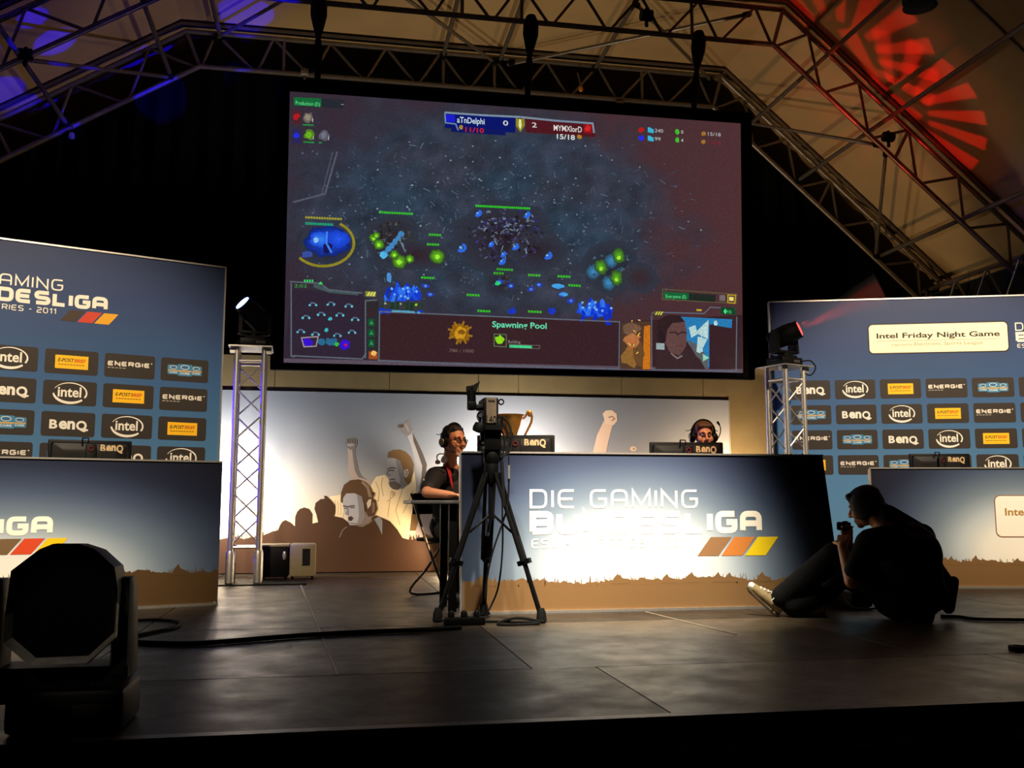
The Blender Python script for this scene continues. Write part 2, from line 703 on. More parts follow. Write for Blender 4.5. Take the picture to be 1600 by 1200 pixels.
rng = random.Random(4)
vs, fs, cs = [], [], []
rows = [(YF, 4.42, -0.78), (4.42, 6.08, -1.08), (6.08, 8.1, -1.08), (8.1, 10.1, -1.08), (10.1, 12.0, -1.08)]
for ri, (y0, y1, xo) in enumerate(rows):
    for k in range(-3, 5):
        x0, x1 = xo + 2.0 * k, xo + 2.0 * (k + 1)
        g = 0.004
        j = rng.uniform(-4, 4)
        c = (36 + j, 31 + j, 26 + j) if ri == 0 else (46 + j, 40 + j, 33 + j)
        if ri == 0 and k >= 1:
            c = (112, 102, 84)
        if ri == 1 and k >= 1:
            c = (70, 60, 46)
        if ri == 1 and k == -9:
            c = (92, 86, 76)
        z0, z1 = -0.14, rng.uniform(-0.0012, 0)
        p = len(vs)
        vs += [(x0 + g, y0 + g, z1), (x1 - g, y0 + g, z1), (x1 - g, y1 - g, z1), (x0 + g, y1 - g, z1), (x0 + g, y0 + g, z0), (x1 - g, y0 + g, z0), (x1 - g, y1 - g, z0), (x0 + g, y1 - g, z0)]
        for f in ((0, 1, 2, 3), (4, 7, 6, 5), (0, 4, 5, 1), (1, 5, 6, 2), (2, 6, 7, 3), (3, 7, 4, 0)):
            fs.append([p + i for i in f])
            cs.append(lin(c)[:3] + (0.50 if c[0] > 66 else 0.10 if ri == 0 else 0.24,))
me = bpy.data.meshes.new('floor')
me.from_pydata(vs, [], fs)
ca = me.color_attributes.new('ink', 'FLOAT_COLOR', 'CORNER')
fl = []
for f, c in zip(fs, cs):
    for _ in f:
        fl += list(c)
ca.data.foreach_set('color', fl)
me.materials.append(deck_m)
o = bpy.data.objects.new('floor', me)
COL.objects.link(o)
tag(o, kind='structure')
struct('trim_1', MB().box((1.2, YF - 0.012, -0.03), (16, 0.024, 0.056)).box((1.2, YF + 0.012, 0.002), (16, 0.05, 0.005)), mat('stage_edge', (96, 92, 86), 0.4, 0.6, 0.2, 8))
SEAM = mat('pale_joint_strip', (150, 138, 118), 0.5, 0.2, 0.15, 30)
a_, c_ = at_z(470, 914), at_z(527, 1055)
struct('trim_3', MB().bar((a_.x, a_.y, .001), (c_.x, c_.y, .001), .012, .003), SEAM)
a_, c_ = at_z(1008, 956), at_z(1150, 991)
struct('trim_4', MB().bar((a_.x, a_.y, .001), (c_.x, c_.y, .001), .012, .003), SEAM)
struct('trim_2', MB().box((1.2, YF + 0.06, -0.53), (16, 0.04, 0.94)), DRAPE)
struct('floor', MB().box((1.3, 4.0, -1.05), (20, 20, 0.1)), GROUND)

# arch outline (X, Z) shared by the three roof trusses and the roof sheet
LOW = [(-5.7, 3.44), (-1.65, 5.93), (4.85, 5.93), (7.75, 3.42)]
UPP = [(-5.95, 3.78), (-1.82, 6.36), (4.98, 6.36), (8.02, 3.72)]
FAB = [(-6.15, 3.83), (-1.88, 6.50), (5.03, 6.50), (8.30, 3.68)]
YR, YN, YT = 11.5, 9.72, 7.92
mb = MB()
ring = []
for y in (0.6, 2.4, 4.2, 6.0, YT, YN, YR, 13.2):
    ring.append([V((x, y, z)) for x, z in FAB] + [V((x, y, z + 0.03)) for x, z in FAB[::-1]])
mb.loft(ring)
struct('ceiling', mb, TAN)
struct('wall_left', MB().box((-6.2, 6.9, 1.4), (0.06, 12.6, 4.8)), DARKW)
struct('wall_right', MB().box((8.36, 6.9, 1.33), (0.06, 12.6, 4.66)), DARKW)
# black gable curtain behind the rear truss with a ragged top edge
top = []
rngc = random.Random(8)
for (x0, z0), (x1, z1) in zip(LOW, LOW[1:]):
    for i in range(12):
        t = i / 12
        top.append((x0 + (x1 - x0) * t, z0 + (z1 - z0) * t + (0.17 if z0 == z1 else 0.11) + rngc.uniform(-0.012, 0.012)))
top.append((LOW[3][0], LOW[3][1] + 0.17))
mb = MB()
# vertical folds: the curtain waves in Y
front, back = [], []
xs = [-6.1 + 14.4 * i / 240 for i in range(241)]


def curt_top(x):
    for (x0, z0), (x1, z1) in zip(top, top[1:]):
        if x0 <= x <= x1:
            return z0 + (z1 - z0) * (x - x0) / (x1 - x0)
    return top[0][1] - 0.2 if x < top[0][0] else top[-1][1] - 0.4


vs, fs = [], []
for i, x in enumerate(xs):
    y = YR + 0.16 + 0.03 * math.sin(i * 1.3) + 0.012 * math.sin(i * 3.1)
    vs += [V((x, y, -0.02)), V((x, y, curt_top(x))), V((x, y + 0.02, curt_top(x))), V((x, y + 0.02, -0.02))]
for i in range(240):
    a, c = i * 4, i * 4 + 4
    for k in range(4):
        fs.append((a + k, a + (k + 1) % 4, c + (k + 1) % 4, c + k))
mb.add(vs, fs)
struct('wall_back', mb, DRAPE, smooth=True)
# low olive cloth wall carrying the mural
mb = MB()
edges = [-2.2, -0.62, 0.62, 1.62, 2.08, 3.3, 4.3, 5.4]
for a, c in zip(edges, edges[1:]):
    mb.box(((a + c) / 2, 10.738, 1.17), (c - a - 0.006, 0.05, 2.34))
struct('wall_rear', mb, BACKD)


# ------------------------------------------------------------------ roof trusses
def lerp2(a, b, t):
    return (a[0] + (b[0] - a[0]) * t, a[1] + (b[1] - a[1]) * t)


def roof_truss(y, label, dark=False):
    t = thing('roof_truss', label, 'truss', (1.6, y, 5.93), 'arched roof trusses')
    part('lower_chord', MB().tube([(x, y, z) for x, z in LOW], 0.03, 10), STEEL, t)
    part('upper_chord', MB().tube([(x, y, z) for x, z in UPP], 0.03, 10), STEEL, t)
    part('keder_rail', MB().tube([(x, y, z - 0.045) for x, z in FAB], 0.028, 6), STEEL, t)
    for s, nb in ((0, 5), (1, 10), (2, 5)):
        L0, L1, U0, U1 = LOW[s], LOW[s + 1], UPP[s], UPP[s + 1]
        for i in range(nb):
            a = lerp2(L0, L1, (i + 0.04) / nb)
            m = lerp2(U0, U1, (i + 0.5) / nb)
            c = lerp2(L0, L1, (i + 0.96) / nb)
            for p, q in ((a, m), (m, c)):
                part('brace', MB().tube([(p[0], y, p[1]), (q[0], y, q[1])], 0.017, 6, False), STEEL, t)
            if i in (1, 4, 5, 8) and s == 1 or i == 2 and s != 1:
                p, q = lerp2(L0, L1, (i + 0.5) / nb), lerp2(U0, U1, (i + 0.5) / nb)
                q = (p[0], q[1])
                if s != 1:
                    q = lerp2(U0, U1, (i + 0.5) / nb)
                part('post', MB().tube([(p[0], y, p[1]), (q[0], y, q[1])], 0.02, 6, False), STEEL, t)
    for k in (1, 2):
        p, q = LOW[k], UPP[k]
        part('post', MB().tube([(p[0], y, p[1]), (q[0], y, q[1])], 0.022, 6, False), STEEL, t)
    return t


roof_truss(YR, 'rear steel roof truss arching over the black curtain above the screen')
roof_truss(YN, 'middle steel roof truss arching across the top, carrying the black slings')
solo('roof_rail', MB().tube([(x, YT, z - .03) for x, z in FAB], 0.014, 6), STEEL, 'thin roof rail crossing the top right corner under the sheet', 'rail', (1.6, YT, 6.4))


def on_arch(line, x, y, dz=0.0):
    for (x0, z0), (x1, z1) in zip(line, line[1:]):
        if x0 <= x <= x1:
            return V((x, y, z0 + (z1 - z0) * (x - x0) / (x1 - x0) + dz))
    return V((x, y, line[0][1]))


def tube_thing(name, p, q, r, label, cat='tube', couplers=True):
    p, q = V(p), V(q)
    t = thing(name, label, cat, p, None)
    part('pipe', MB().tube([p, q], r, 10), STEEL, t)
    if couplers:
        for e, d in ((p, q), (q, p)):
            ax = (d - e).normalized()
            part('coupler', MB().tube([e + ax * 0.02, e + ax * 0.10], r * 1.55, 8), BLACKM, t)
    return t


# purlins running front to back (upper level under the sheet, lower level on the lower chords)
for px, py, lv, lab in ((105, 200, 'L', 'lower purlin tube crossing the blue-lit roof at far left'),
                        (267, 118, 'L', 'purlin tube just left of the left bend of the rear truss'),
                        (345, 62, 'U', 'purlin tube just right of the left bend of the rear truss'),
                        (692, 88, 'U', 'purlin tube left of the middle black sling'),
                        (780, 104, 'U', 'purlin tube meeting the rear truss close left of the middle black sling'),
                        (928, 130, 'U', 'purlin tube right of the middle black sling'),
                        (1160, 195, 'L', 'purlin tube beside the top right corner of the screen frame'),
                        (1245, 300, 'L', 'purlin tube halfway down the right roof slope'),
                        (1370, 385, 'L', 'purlin tube low on the right roof slope near the eaves')):
    x = at_y(px, py, YR).x
    line = LOW if lv == 'L' else UPP
    dz = 0.05 if lv == 'L' else -0.06
    tube_thing('purlin_tube', on_arch(line, x, YR - 0.0, dz), on_arch(line, x, 5.2, dz), 0.026, lab, 'tube', True)
for p, q, lab in (((-1.95, YR, 'L'), (-3.1, YN, 'L'), 'diagonal brace tube on the left roof slope'),
                  ((1.95, YR, 'U'), (0.35, YN, 'U'), 'pale diagonal brace tube left of the middle sling'),
                  ((2.1, YR, 'U'), (4.6, YN, 'U'), 'thin diagonal brace tube right of the middle sling'),
                  ((5.05, YR, 'L'), (6.15, YN, 'L'), 'diagonal brace tube from the screen corner to the clamp on the right slope'),
                  ((7.1, YR, 'L'), (6.2, YN, 'L'), 'steep brace tube left of the dark shadow on the right slope'),
                  ((-1.5, YR, 'U'), (-0.1, YN, 'U'), 'diagonal brace tube beside the blue light patches'),
                  ((4.85, YR, 'U'), (3.2, YN, 'U'), 'diagonal brace tube meeting the right bend of the rear truss')):
    a = on_arch(LOW if p[2] == 'L' else UPP, p[0], p[1], 0.02 if p[2] == 'L' else -0.08)
    c = on_arch(LOW if q[2] == 'L' else UPP, q[0], q[1], 0.02 if q[2] == 'L' else -0.08)
    tube_thing('brace_tube', a, c, 0.022, lab)
# eaves lattice beam on the right
t = thing('eaves_truss', 'lattice eaves truss running along the right edge above the sponsor wall', 'truss', (7.9, 9, 3.3))
part('upper_chord', MB().tube([(7.92, 12.6, 3.62), (7.92, 4.5, 3.62)], 0.03, 8), STEEL, t)
part('lower_chord', MB().tube([(7.92, 12.6, 3.16), (7.92, 4.5, 3.16)], 0.03, 8), STEEL, t)
for i in range(13):
    y = 12.5 - i * 0.6
    part('brace', MB().tube([(7.92, y, 3.16), (7.92, y - 0.3, 3.62)], 0.016, 6, False), STEEL, t)
    part('brace', MB().tube([(7.92, y - 0.3, 3.62), (7.92, y - 0.6, 3.16)], 0.016, 6, False), STEEL, t)


# black slings from the middle truss down to the screen frame
def sling(x, lab):
    t = thing('sling', lab, 'sling', (x, YN, 5.93), 'black slings holding up the screen')
    rings = []
    for z, w, d in ((6.0, .05, .05), (5.93, .085, .06), (5.80, .085, .055), (5.70, .06, .05), (5.60, .03, .03), (5.58, .028, .028), (5.45, .05, .02), (5.33, .04, .02), (5.2, .032, .02), (5.12, .03, .02)):
        rings.append([V((x + w * c, YN + (5.93 - min(z, 5.93)) * 0.27 + d * s, z)) for c, s in ((1, 0), (.7, .7), (0, 1), (-.7, .7), (-1, 0), (-.7, -.7), (0, -1), (.7, -.7))])
    part('strap', MB().loft(rings), mat('black_webbing', (9, 9, 9), 0.8, 0, 0.3, 60), t)
    part('shackle', MB().tube([(x - .03, YN + .215, 5.15), (x - .02, YN + .22, 5.08), (x + .02, YN + .22, 5.08), (x + .03, YN + .215, 5.15)], 0.012, 6), BLACKM, t)
    return t


for x, lab in ((at_y(497, 60, YN).x, 'black sling hanging above the left end of the screen'), (at_y(830, 60, YN).x, 'black sling hanging above the middle of the screen'), (at_y(1093, 90, YN).x, 'black sling hanging above the right end of the screen')):
    sling(x, lab)


# small truss couplers and hanging bits
def clamp(p, lab, m=None, s=1.0):
    p = V(p)
    t = thing('truss_clamp', lab, 'clamp', p)
    part('jaw', MB().tube([p + V((-.05 * s, 0, 0)), p + V((.05 * s, 0, 0))], 0.048 * s, 10), m or BLACKM, t)
    part('bolt', MB().tube([p + V((0, 0, -.10 * s)), p + V((0, 0, .06 * s))], 0.016 * s, 6), m or BLACKM, t)
    return t


clamp(at_y(1388, 214, YN), 'black truss clamp joining tubes on the right slope', None, 1.2)
clamp(at_y(40, 85, YN - .02), 'black truss clamp joining tubes on the left slope', None, 1.2)
clamp(at_y(476, 113, YR - .05), 'pale clamp on the lower chord above the left end of the screen', STEEL, .9)
clamp(at_y(968, 163, YR - .05), 'pale clamp on the lower chord above the right half of the screen', STEEL, .9)
clamp(at_y(1010, 24, YN - .03), 'dark clamp bundle on the middle truss left of the right sling', None, 1.3)
p = at_y(906, 128, YR - .06)
t = thing('hanging_hook', 'small orange hook hanging from the rear truss over the screen', 'hook', p)
OR = mat('orange_paint', (225, 140, 30), 0.4)
part('stem', MB().tube([p + V((-.03, 0, .12)), p + V((0, 0, 0)), p + V((.01, 0, -.04))], 0.012, 6), STEEL, t)
part('hook', MB().ell(p + V((.012, 0, -.09)), (.03, .02, .045)), OR, t)
# lamp hanging at the top right
p = at_y(1437, 2, 6.4)
t = thing('hanging_lamp', 'dark lamp hanging from the roof at the top right edge', 'lamp', p)
part('housing', MB().lathe([(.03, .12), (.12, .10), (.13, .0), (.10, -.03), (.05, -.035)], p), BLACKM, t)
part('shade', MB().lathe([(.06, -.036), (.13, -.045), (.08, -.065), (.05, -.07)], p), BLACKM, t)
part('rod', MB().tube([p + V((0, 0, .1)), (p.x, p.y, on_arch(FAB, p.x, p.y).z - .01)], .012, 6), BLACKM, t)
# small blue-lit lamp below the left slope
p = at_y(112, 213, YR - .05)
t = thing('hanging_lamp', 'tiny lamp catching blue light under the left truss slope', 'lamp', p)
part('housing', MB().lathe([(.01, .05), (.03, .03), (.035, -.02), (.02, -.03)], p), ALU, t)
part('rod', MB().tube([p + V((0, 0, .04)), on_arch(LOW, p.x, p.y, -.02)], .006, 6), BLACKM, t)

# ------------------------------------------------------------------ projection screen
S = Frame(453, 300, 9.9, 0)
tl, tr, br, bl = S.uv(453, 143), S.uv(1157, 193), S.uv(1161, 583), S.uv(443, 567)
sc = thing('projection_screen', 'large hanging projection screen showing a strategy game', 'screen', (S.o.x, 9.9, 0))
BRD = 0.13
corn = [(bl[0] - BRD, bl[1] - .07), (br[0] + BRD, br[1] - .07), (tr[0] + BRD, tr[1] + BRD), (tl[0] - BRD, tl[1] + BRD)]
inner = [bl, br, tr, tl]
mb = MB()
for i in range(4):
    j = (i + 1) % 4
    mb.prism([corn[i], corn[j], inner[j], inner[i]], (0, -0.02, 0), (1, 0, 0), (0, 0, 1), (0, 0.06, 0))
part('border', mb, mat('black_screen_border', (6, 6, 6), 0.9, 0, .2, 20, 0, .1), sc, smooth=False, world=False)
part('backing', MB().prism(corn, (0, 0.045, 0), (1, 0, 0), (0, 0, 1), (0, 0.01, 0)), DRAPE, sc, smooth=False, world=False)
# --- the projected picture
A = Art(0.0)
uv = S.uv


def P(pts):
    return [uv(*p) for p in pts]


def top_fn(fu, fv):
    a = (bl[0] + (br[0] - bl[0]) * fu, bl[1] + (br[1] - bl[1]) * fu)
    c = (tl[0] + (tr[0] - tl[0]) * fu, tl[1] + (tr[1] - tl[1]) * fu)
    return (a[0] + (c[0] - a[0]) * fv, a[1] + (c[1] - a[1]) * fv)


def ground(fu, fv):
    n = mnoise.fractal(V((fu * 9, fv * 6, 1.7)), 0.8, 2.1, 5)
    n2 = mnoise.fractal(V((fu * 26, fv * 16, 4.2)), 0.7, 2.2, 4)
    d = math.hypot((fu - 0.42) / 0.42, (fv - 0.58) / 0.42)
    red_spill = mix((58, 46, 58), (84, 52, 55), (fu - 0.25) / 0.75)  # outer ground with red stage-light spill painted in, stronger to the right
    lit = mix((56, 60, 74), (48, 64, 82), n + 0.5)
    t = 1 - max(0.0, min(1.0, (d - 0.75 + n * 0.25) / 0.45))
    c = mix(red_spill, lit, t)
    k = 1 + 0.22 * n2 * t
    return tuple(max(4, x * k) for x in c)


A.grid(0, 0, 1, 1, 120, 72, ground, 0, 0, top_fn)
rs = random.Random(11)


def blob(cx, cy, rx, ry, col, layer=2, n=12, jit=0.25):
    pts = []
    for k in range(n):
        a = 2 * math.pi * k / n
        r = 1 + rs.uniform(-jit, jit)
        pts.append(uv(cx + rx * r * math.cos(a), cy + ry * r * math.sin(a)))
    A.poly(pts, col, layer)


def bars(x0, y0, x1, y1, n, col, h=3.2, layer=4):
    for i in range(n):
        a, c = i / n, (i + 0.78) / n
        xa, ya, xb, yb = x0 + (x1 - x0) * a, y0 + (y1 - y0) * a, x0 + (x1 - x0) * c, y0 + (y1 - y0) * c
        A.poly(P([(xa, ya), (xb, yb), (xb, yb + h), (xa, ya + h)]), col, layer)


def quad(x0, y0, x1, y1, col, layer=3, slope=0.045):
    """a rectangle that follows the screen's slope in the photograph"""
    dy = (x1 - x0) * slope
    A.poly(P([(x0, y0), (x1, y0 + dy), (x1, y1 + dy), (x0, y1)]), col, layer)


def stroke(pts, w, col, layer=3):
    A.line(P(pts), w, col, layer)


def txt(s, x, y, hpx, col, layer=5, sx=1.0, bold=0.0, align='L', wpx=None):
    u, v = uv(x, y)
    u2, v2 = uv(x, y - hpx)
    w = None
    if wpx:
        w = uv(x + wpx, y)[0] - u
    A.text(s, u, v, v2 - v, col, layer, sx, bold, align, w)


SH = (44, 36, 44)
G0 = (52, 58, 72)


def shade(cx, cy, rx, ry, cin, cout=G0, layer=2):
    u, v = uv(cx, cy)
    s_ = abs(uv(cx + 10, cy)[0] - u) / 10
    A.fan(u, v, rx * s_, ry * s_, cin, cout, layer, 20, .12, rs)


def rubble(cx, cy, rx, ry, n, cols, layer=3, lo=.25):
    for _ in range(n):
        a, r = rs.uniform(0, 6.28), rs.uniform(lo, 1)
        x, y = cx + rx * r * math.cos(a), cy + ry * r * math.sin(a)
        dx, dy = rs.uniform(-5, 5), rs.uniform(-6, 3)
        stroke([(x, y), (x + dx * .5 + rs.uniform(-2, 2), y + dy * .5), (x + dx, y + dy)], [rs.uniform(.014, .05), .02, .004], rs.choice(cols), layer)


# speckled stones, cracks and grass
for _ in range(700):
    x, y = rs.gauss(760, 170), rs.gauss(345, 75)
    if not (462 < x < 1120 and 215 < y < 470):
        continue
    r = rs.uniform(0.7, 1.9)
    A.ellipse(*uv(x, y), r * 0.007, r * 0.006, mix((66, 86, 108), (140, 160, 176), rs.random() ** 3), 1, 6)
for _ in range(420):
    x, y = rs.gauss(740, 170), rs.gauss(350, 80)
    if not (465 < x < 1090 and 222 < y < 465):
        continue
    a, L = rs.choice([rs.uniform(-.5, .9), rs.uniform(.8, 2.0)]), rs.uniform(3, 12)
    stroke([(x, y), (x + L * math.cos(a), y + L * math.sin(a))], rs.uniform(.004, .009), mix((58, 74, 92), (104, 124, 142), rs.random() ** 2), 1)
stroke([(527, 237), (508, 303), (458, 316)], 0.018, (92, 92, 112), 1)
stroke([(520, 237), (503, 303)], 0.012, (84, 84, 104), 1)
# buildings and creatures of the game, kept as generic glowing shapes
for i in range(9):
    a = math.pi * (0.15 + i / 11)
stroke([(505 + 48 * math.cos(t / 20 * math.pi * 1.1 - 1.0), 380 + 36 * math.sin(t / 20 * math.pi * 1.1 - 1.0)) for t in range(21)], 0.028, (150, 140, 40), 3)
shade(512, 386, 44, 30, (34, 34, 66))
shade(512, 378, 36, 25, (30, 80, 235), (22, 40, 120), 3)
shade(500, 374, 16, 13, (60, 140, 255), (28, 74, 225), 4)
shade(528, 374, 18, 15, (40, 96, 250), (26, 64, 210), 4)
blob(512, 388, 8, 8, (28, 24, 90), 4)
blob(480, 398, 8, 5, (60, 84, 170), 3)
stroke([(511, 362), (510, 380), (518, 395)], .02, (70, 140, 255), 4)
blob(494, 375, 4, 4, (150, 200, 255), 5)
shade(612, 376, 44, 44, SH)
shade(650, 398, 50, 26, (52, 36, 44))
rubble(612, 374, 30, 30, 60, [(50, 38, 36), (40, 30, 32), (58, 50, 30)], 2, .0)
rubble(612, 374, 34, 34, 60, [(58, 48, 44), (74, 74, 80), (40, 32, 32), (90, 100, 112), (64, 70, 30)])
for x, y, r in ((584, 372, 5), (592, 382, 6), (588, 368, 4), (624, 409, 8), (640, 405, 5), (616, 398, 5), (683, 401, 8)):
    shade(x, y, r * 1.5, r * 1.5, (120, 220, 30), (48, 66, 40), 4)
    blob(x, y + 1, r * .5, r * .5, (170, 250, 60), 5, 8, .2)
for i in range(6):
    blob(602 + i * 5, 396 - i * 6, 4.5, 4.5, (70, 140, 200), 4)
blob(598, 399, 6, 5, (90, 190, 240), 5)
stroke([(622, 368), (632, 392), (628, 380)], .02, (120, 140, 150), 3)
for x0, y0, x1, n, c in ((592, 330, 646, 14, (60, 200, 40)), (477, 338, 535, 14, (170, 165, 50)), (743, 320, 829, 26, (50, 210, 40)),
                         (670, 365, 690, 5, (60, 200, 40)), (667, 380, 687, 5, (60, 200, 40)), (658, 432, 679, 5, (60, 200, 40)),
                         (729, 459, 750, 5, (60, 200, 40)), (746, 484, 767, 5, (60, 200, 40)), (825, 428, 845, 5, (70, 190, 50)),
                         (871, 430, 892, 5, (60, 200, 40)), (888, 444, 908, 5, (60, 200, 40)), (825, 485, 847, 5, (60, 200, 40)),
                         (776, 419, 802, 7, (60, 180, 40)), (771, 425, 788, 4, (60, 180, 40))):
    bars(x0, y0, x1, y0 + (x1 - x0) * .05, n, c, 3.4)
bars(477, 347, 533, 350, 1, (40, 150, 120), 4)
shade(790, 372, 84, 60, (42, 30, 38))
shade(840, 392, 44, 30, (48, 36, 46))
rubble(792, 372, 58, 42, 150, [(46, 30, 36), (36, 26, 32), (54, 38, 44), (30, 22, 30)], 2, .0)
rubble(790, 345, 52, 18, 50, [(84, 90, 112), (60, 62, 84), (110, 124, 146), (50, 50, 110)], 3, .1)
rubble(790, 370, 60, 44, 110, [(50, 36, 42), (38, 30, 40), (70, 74, 96), (96, 108, 132), (52, 44, 90), (60, 48, 52)], 3, .1)
for _ in range(60):
    a, r = rs.uniform(0, 6.28), rs.uniform(.3, 1)
    x, y = 790 + 56 * r * math.cos(a), 370 + 40 * r * math.sin(a)
    stroke([(x, y), (x + rs.uniform(-8, 8), y + rs.uniform(-9, 5))], rs.uniform(.006, .018), rs.choice([(96, 104, 130), (120, 140, 165), (70, 60, 140), (60, 50, 70)]), 3)
for x, y, r in ((746, 333, 5), (822, 335, 5), (804, 385, 5), (720, 387, 7), (855, 399, 6), (766, 381, 4), (783, 408, 5), (785, 397, 4)):
    stroke([(x + r * math.cos(t), y + r * .8 * math.sin(t)) for t in (-1.2, -.5, .2, .9, 1.6, 2.3)], .03, (50, 110, 240), 4)
    blob(x, y, r * .35, r * .35, (110, 190, 255), 5)
for x, y in ((780, 441), (798, 447), (830, 452), (842, 445), (872, 448), (878, 460), (892, 470), (665, 447), (672, 460)):
    blob(x, y, 6, 4, (46, 66, 180), 3)
    blob(x, y, 2.4, 2, (90, 150, 240), 4)
shade(782, 442, 26, 24, (42, 40, 48))
rubble(782, 442, 16, 15, 26, [(70, 62, 50), (60, 70, 70), (50, 60, 130), (44, 40, 44)])
blob(778, 443, 4, 4, (40, 220, 120), 4)
blob(872, 447, 9, 4, (70, 170, 240), 4)
blob(880, 460, 6, 3, (70, 170, 240), 4)
# mineral crystals
for cx, cy, k in ((628, 455, 1.0), (926, 482, 1.0)):
    for _ in range(44):
        x = cx + max(-26, min(26, rs.gauss(0, 14 * k)))
        y = cy + rs.gauss(0, 5 * k) + abs(x - cx) * .2
        h, w, a = rs.uniform(7, 17), rs.uniform(3, 5), rs.uniform(-.5, .5)
        A.poly(P([(x - w, y + h * .5), (x - w * .6 + a * h, y - h * .4), (x + a * h, y - h * .7), (x + w * .7 + a * h, y - h * .3), (x + w, y + h * .5)]), rs.choice([(18, 50, 200), (30, 80, 235), (24, 60, 220), (50, 120, 250)]), 3)
    for _ in range(9):
        blob(cx + rs.gauss(0, 12), cy + rs.gauss(0, 8), 2, 2, (120, 190, 255), 4)
blob(608, 434, 4, 8, (80, 150, 220), 4)
for x in (597, 605, 655, 862, 800):
    blob(x, 486, 6, 5, (30, 60, 200), 3)
# green and blue cluster right of centre
shade(955, 418, 46, 40, (40, 42, 50))
shade(1000, 434, 30, 22, (62, 42, 46))
rubble(955, 416, 32, 30, 40, [(60, 76, 92), (44, 48, 56), (52, 92, 120), (80, 110, 130)])
for x, y in ((967, 400), (939, 417), (963, 434)):
    shade(x - 12, y + 8, 11, 12, (70, 150, 205), (44, 66, 84), 3)
    shade(x, y, 10, 12, (100, 190, 36), (46, 66, 44), 4)
    blob(x, y + 3, 3.4, 3, (170, 245, 60), 5, 8, .2)
# top bars
quad(459, 152, 537, 166, (40, 44, 52), 3, .05)
quad(459, 152, 502, 165, (24, 110, 58), 4, .05)
txt('Production (D)', 462, 163.5, 6.2, (110, 235, 150), 5, wpx=38)
quad(533, 163, 537, 164, (170, 170, 170), 5)
for x, y, c in ((463, 182, (190, 30, 34)), (463, 212, (40, 50, 230))):
    quad(x - 6, y - 10, x + 7, y + 12, mix(c, (50, 40, 50), .75), 3)
    blob(x, y, 5, 5, c, 4, 8, .3)
for x, y, c in ((482, 184, (150, 140, 120)), (483, 211, (110, 190, 30)), (507, 212, (120, 120, 140))):
    blob(x, y, 8, 8, mix(c, (60, 55, 60), .4), 4)
    blob(x - 1, y, 4.5, 5, c, 5)
    quad(x - 9, y + 10, x + 8 if x < 500 else x - 4, y + 12.2, (40, 150, 70), 5)
    txt('1', x + 6, y + 7, 6, (220, 220, 220), 6)
# score bars
sl = 0.07
quad(695, 175, 805, 200, (12, 24, 110), 3, sl)
quad(705, 198, 790, 206, (16, 26, 100), 3, sl)
quad(821, 184, 930, 207, (84, 26, 34), 3, sl)
stroke([(695, 176), (750, 180), (812, 183), (870, 189), (926, 193), (928, 208)], 0.022, (130, 150, 170), 5)
stroke([(695, 176), (696, 192), (712, 194), (716, 204)], 0.016, (110, 140, 190), 5)
quad(697, 179, 711, 190, (30, 30, 220), 4, sl)
txt('aTnDelphi', 714, 191.5, 9.5, (215, 235, 245), 6, wpx=43, bold=.012)
txt('0', 786, 196, 8, (230, 235, 240), 6, sx=1.5, bold=.01)
txt('2', 831, 199, 8, (225, 225, 225), 6, sx=1.5, bold=.01)
A.poly(P([(806, 184), (812, 187), (819, 185), (820, 196), (813, 207), (806, 197)]), (150, 140, 40), 6)
A.poly(P([(811, 186), (814, 187), (815, 196), (813, 203), (810, 196)]), (250, 245, 170), 7)
txt('MYMXlorD', 865, 204, 9.2, (235, 230, 225), 6, wpx=44, bold=.012)
quad(912, 194, 925, 208, (150, 20, 26), 6, sl)
blob(918, 201, 4.5, 4.5, (220, 40, 44), 7)
txt('11/10', 727, 206, 7.5, (225, 36, 32), 6, wpx=29, bold=.015)
blob(720, 199, 3, 3.4, (190, 140, 50), 6)
txt('15/18', 870, 217, 8, (235, 235, 230), 6, wpx=28, bold=.015)
blob(905, 214, 3.4, 3.4, (190, 130, 40), 6)
# resource columns
for y, c, m_, g_, f_ in ((204, (190, 30, 34), '240', '0', '15/18'), (217, (40, 50, 235), '99', '4', '11/10')):
    blob(1002, y - 1, 4.6, 4.2, c, 5)
    for k in range(3):
        quad(1012 + k * 2.6, y - 5 + k * 1.5, 1016 + k * 2.6, y + 3 + k * .5, (60, 190, 225), 5)
    txt(m_, 1023, y + 2.6, 5.6, (200, 200, 205), 6, wpx=13 if len(m_) > 2 else 9)
    blob(1058, y + 2, 3.4, 4.4, (70, 200, 50), 5)
    txt(g_, 1064, y + 5, 5.6, (210, 210, 210), 6)
    blob(1099, y + 5, 3.6, 3.4, (170, 120, 50), 5)
    txt(f_, 1106, y + 8, 5.6, (200, 195, 195) if y < 210 else (150, 36, 40), 6, wpx=20)
# bottom console
BOT = (60, 37, 42)  # console brown with the red stage-light spill painted in
A.poly(P([(455, 452), (566, 459), (568, 466), (574, 566), (443, 562)]), (52, 40, 56), 2)
A.poly(P([(568, 466), (592, 470), (592, 563), (572, 566)]), (48, 46, 50), 3)
A.poly(P([(593, 488), (968, 503), (967, 578), (590, 563)]), BOT, 2)
A.poly(P([(968, 503), (1160, 492), (1160, 583), (967, 578)]), BOT, 2)
for pts in ([(453, 440), (500, 443), (514, 453), (566, 458)], [(458, 556), (566, 561), (572, 552)], [(455, 442), (455, 556), (460, 558)], [(571, 560), (571, 470), (589, 469)], [(592, 562), (593, 487), (640, 489), (968, 503), (967, 576)], [(590, 563), (770, 571), (968, 577)], [(1018, 490), (1022, 488), (1100, 490), (1110, 480), (1150, 483)], [(1018, 492), (1018, 577), (1150, 580), (1151, 495)]):
    stroke(pts, 0.014, (98, 106, 120), 4)
stroke([(490, 446), (515, 455), (560, 459)], .035, (70, 92, 92), 3)
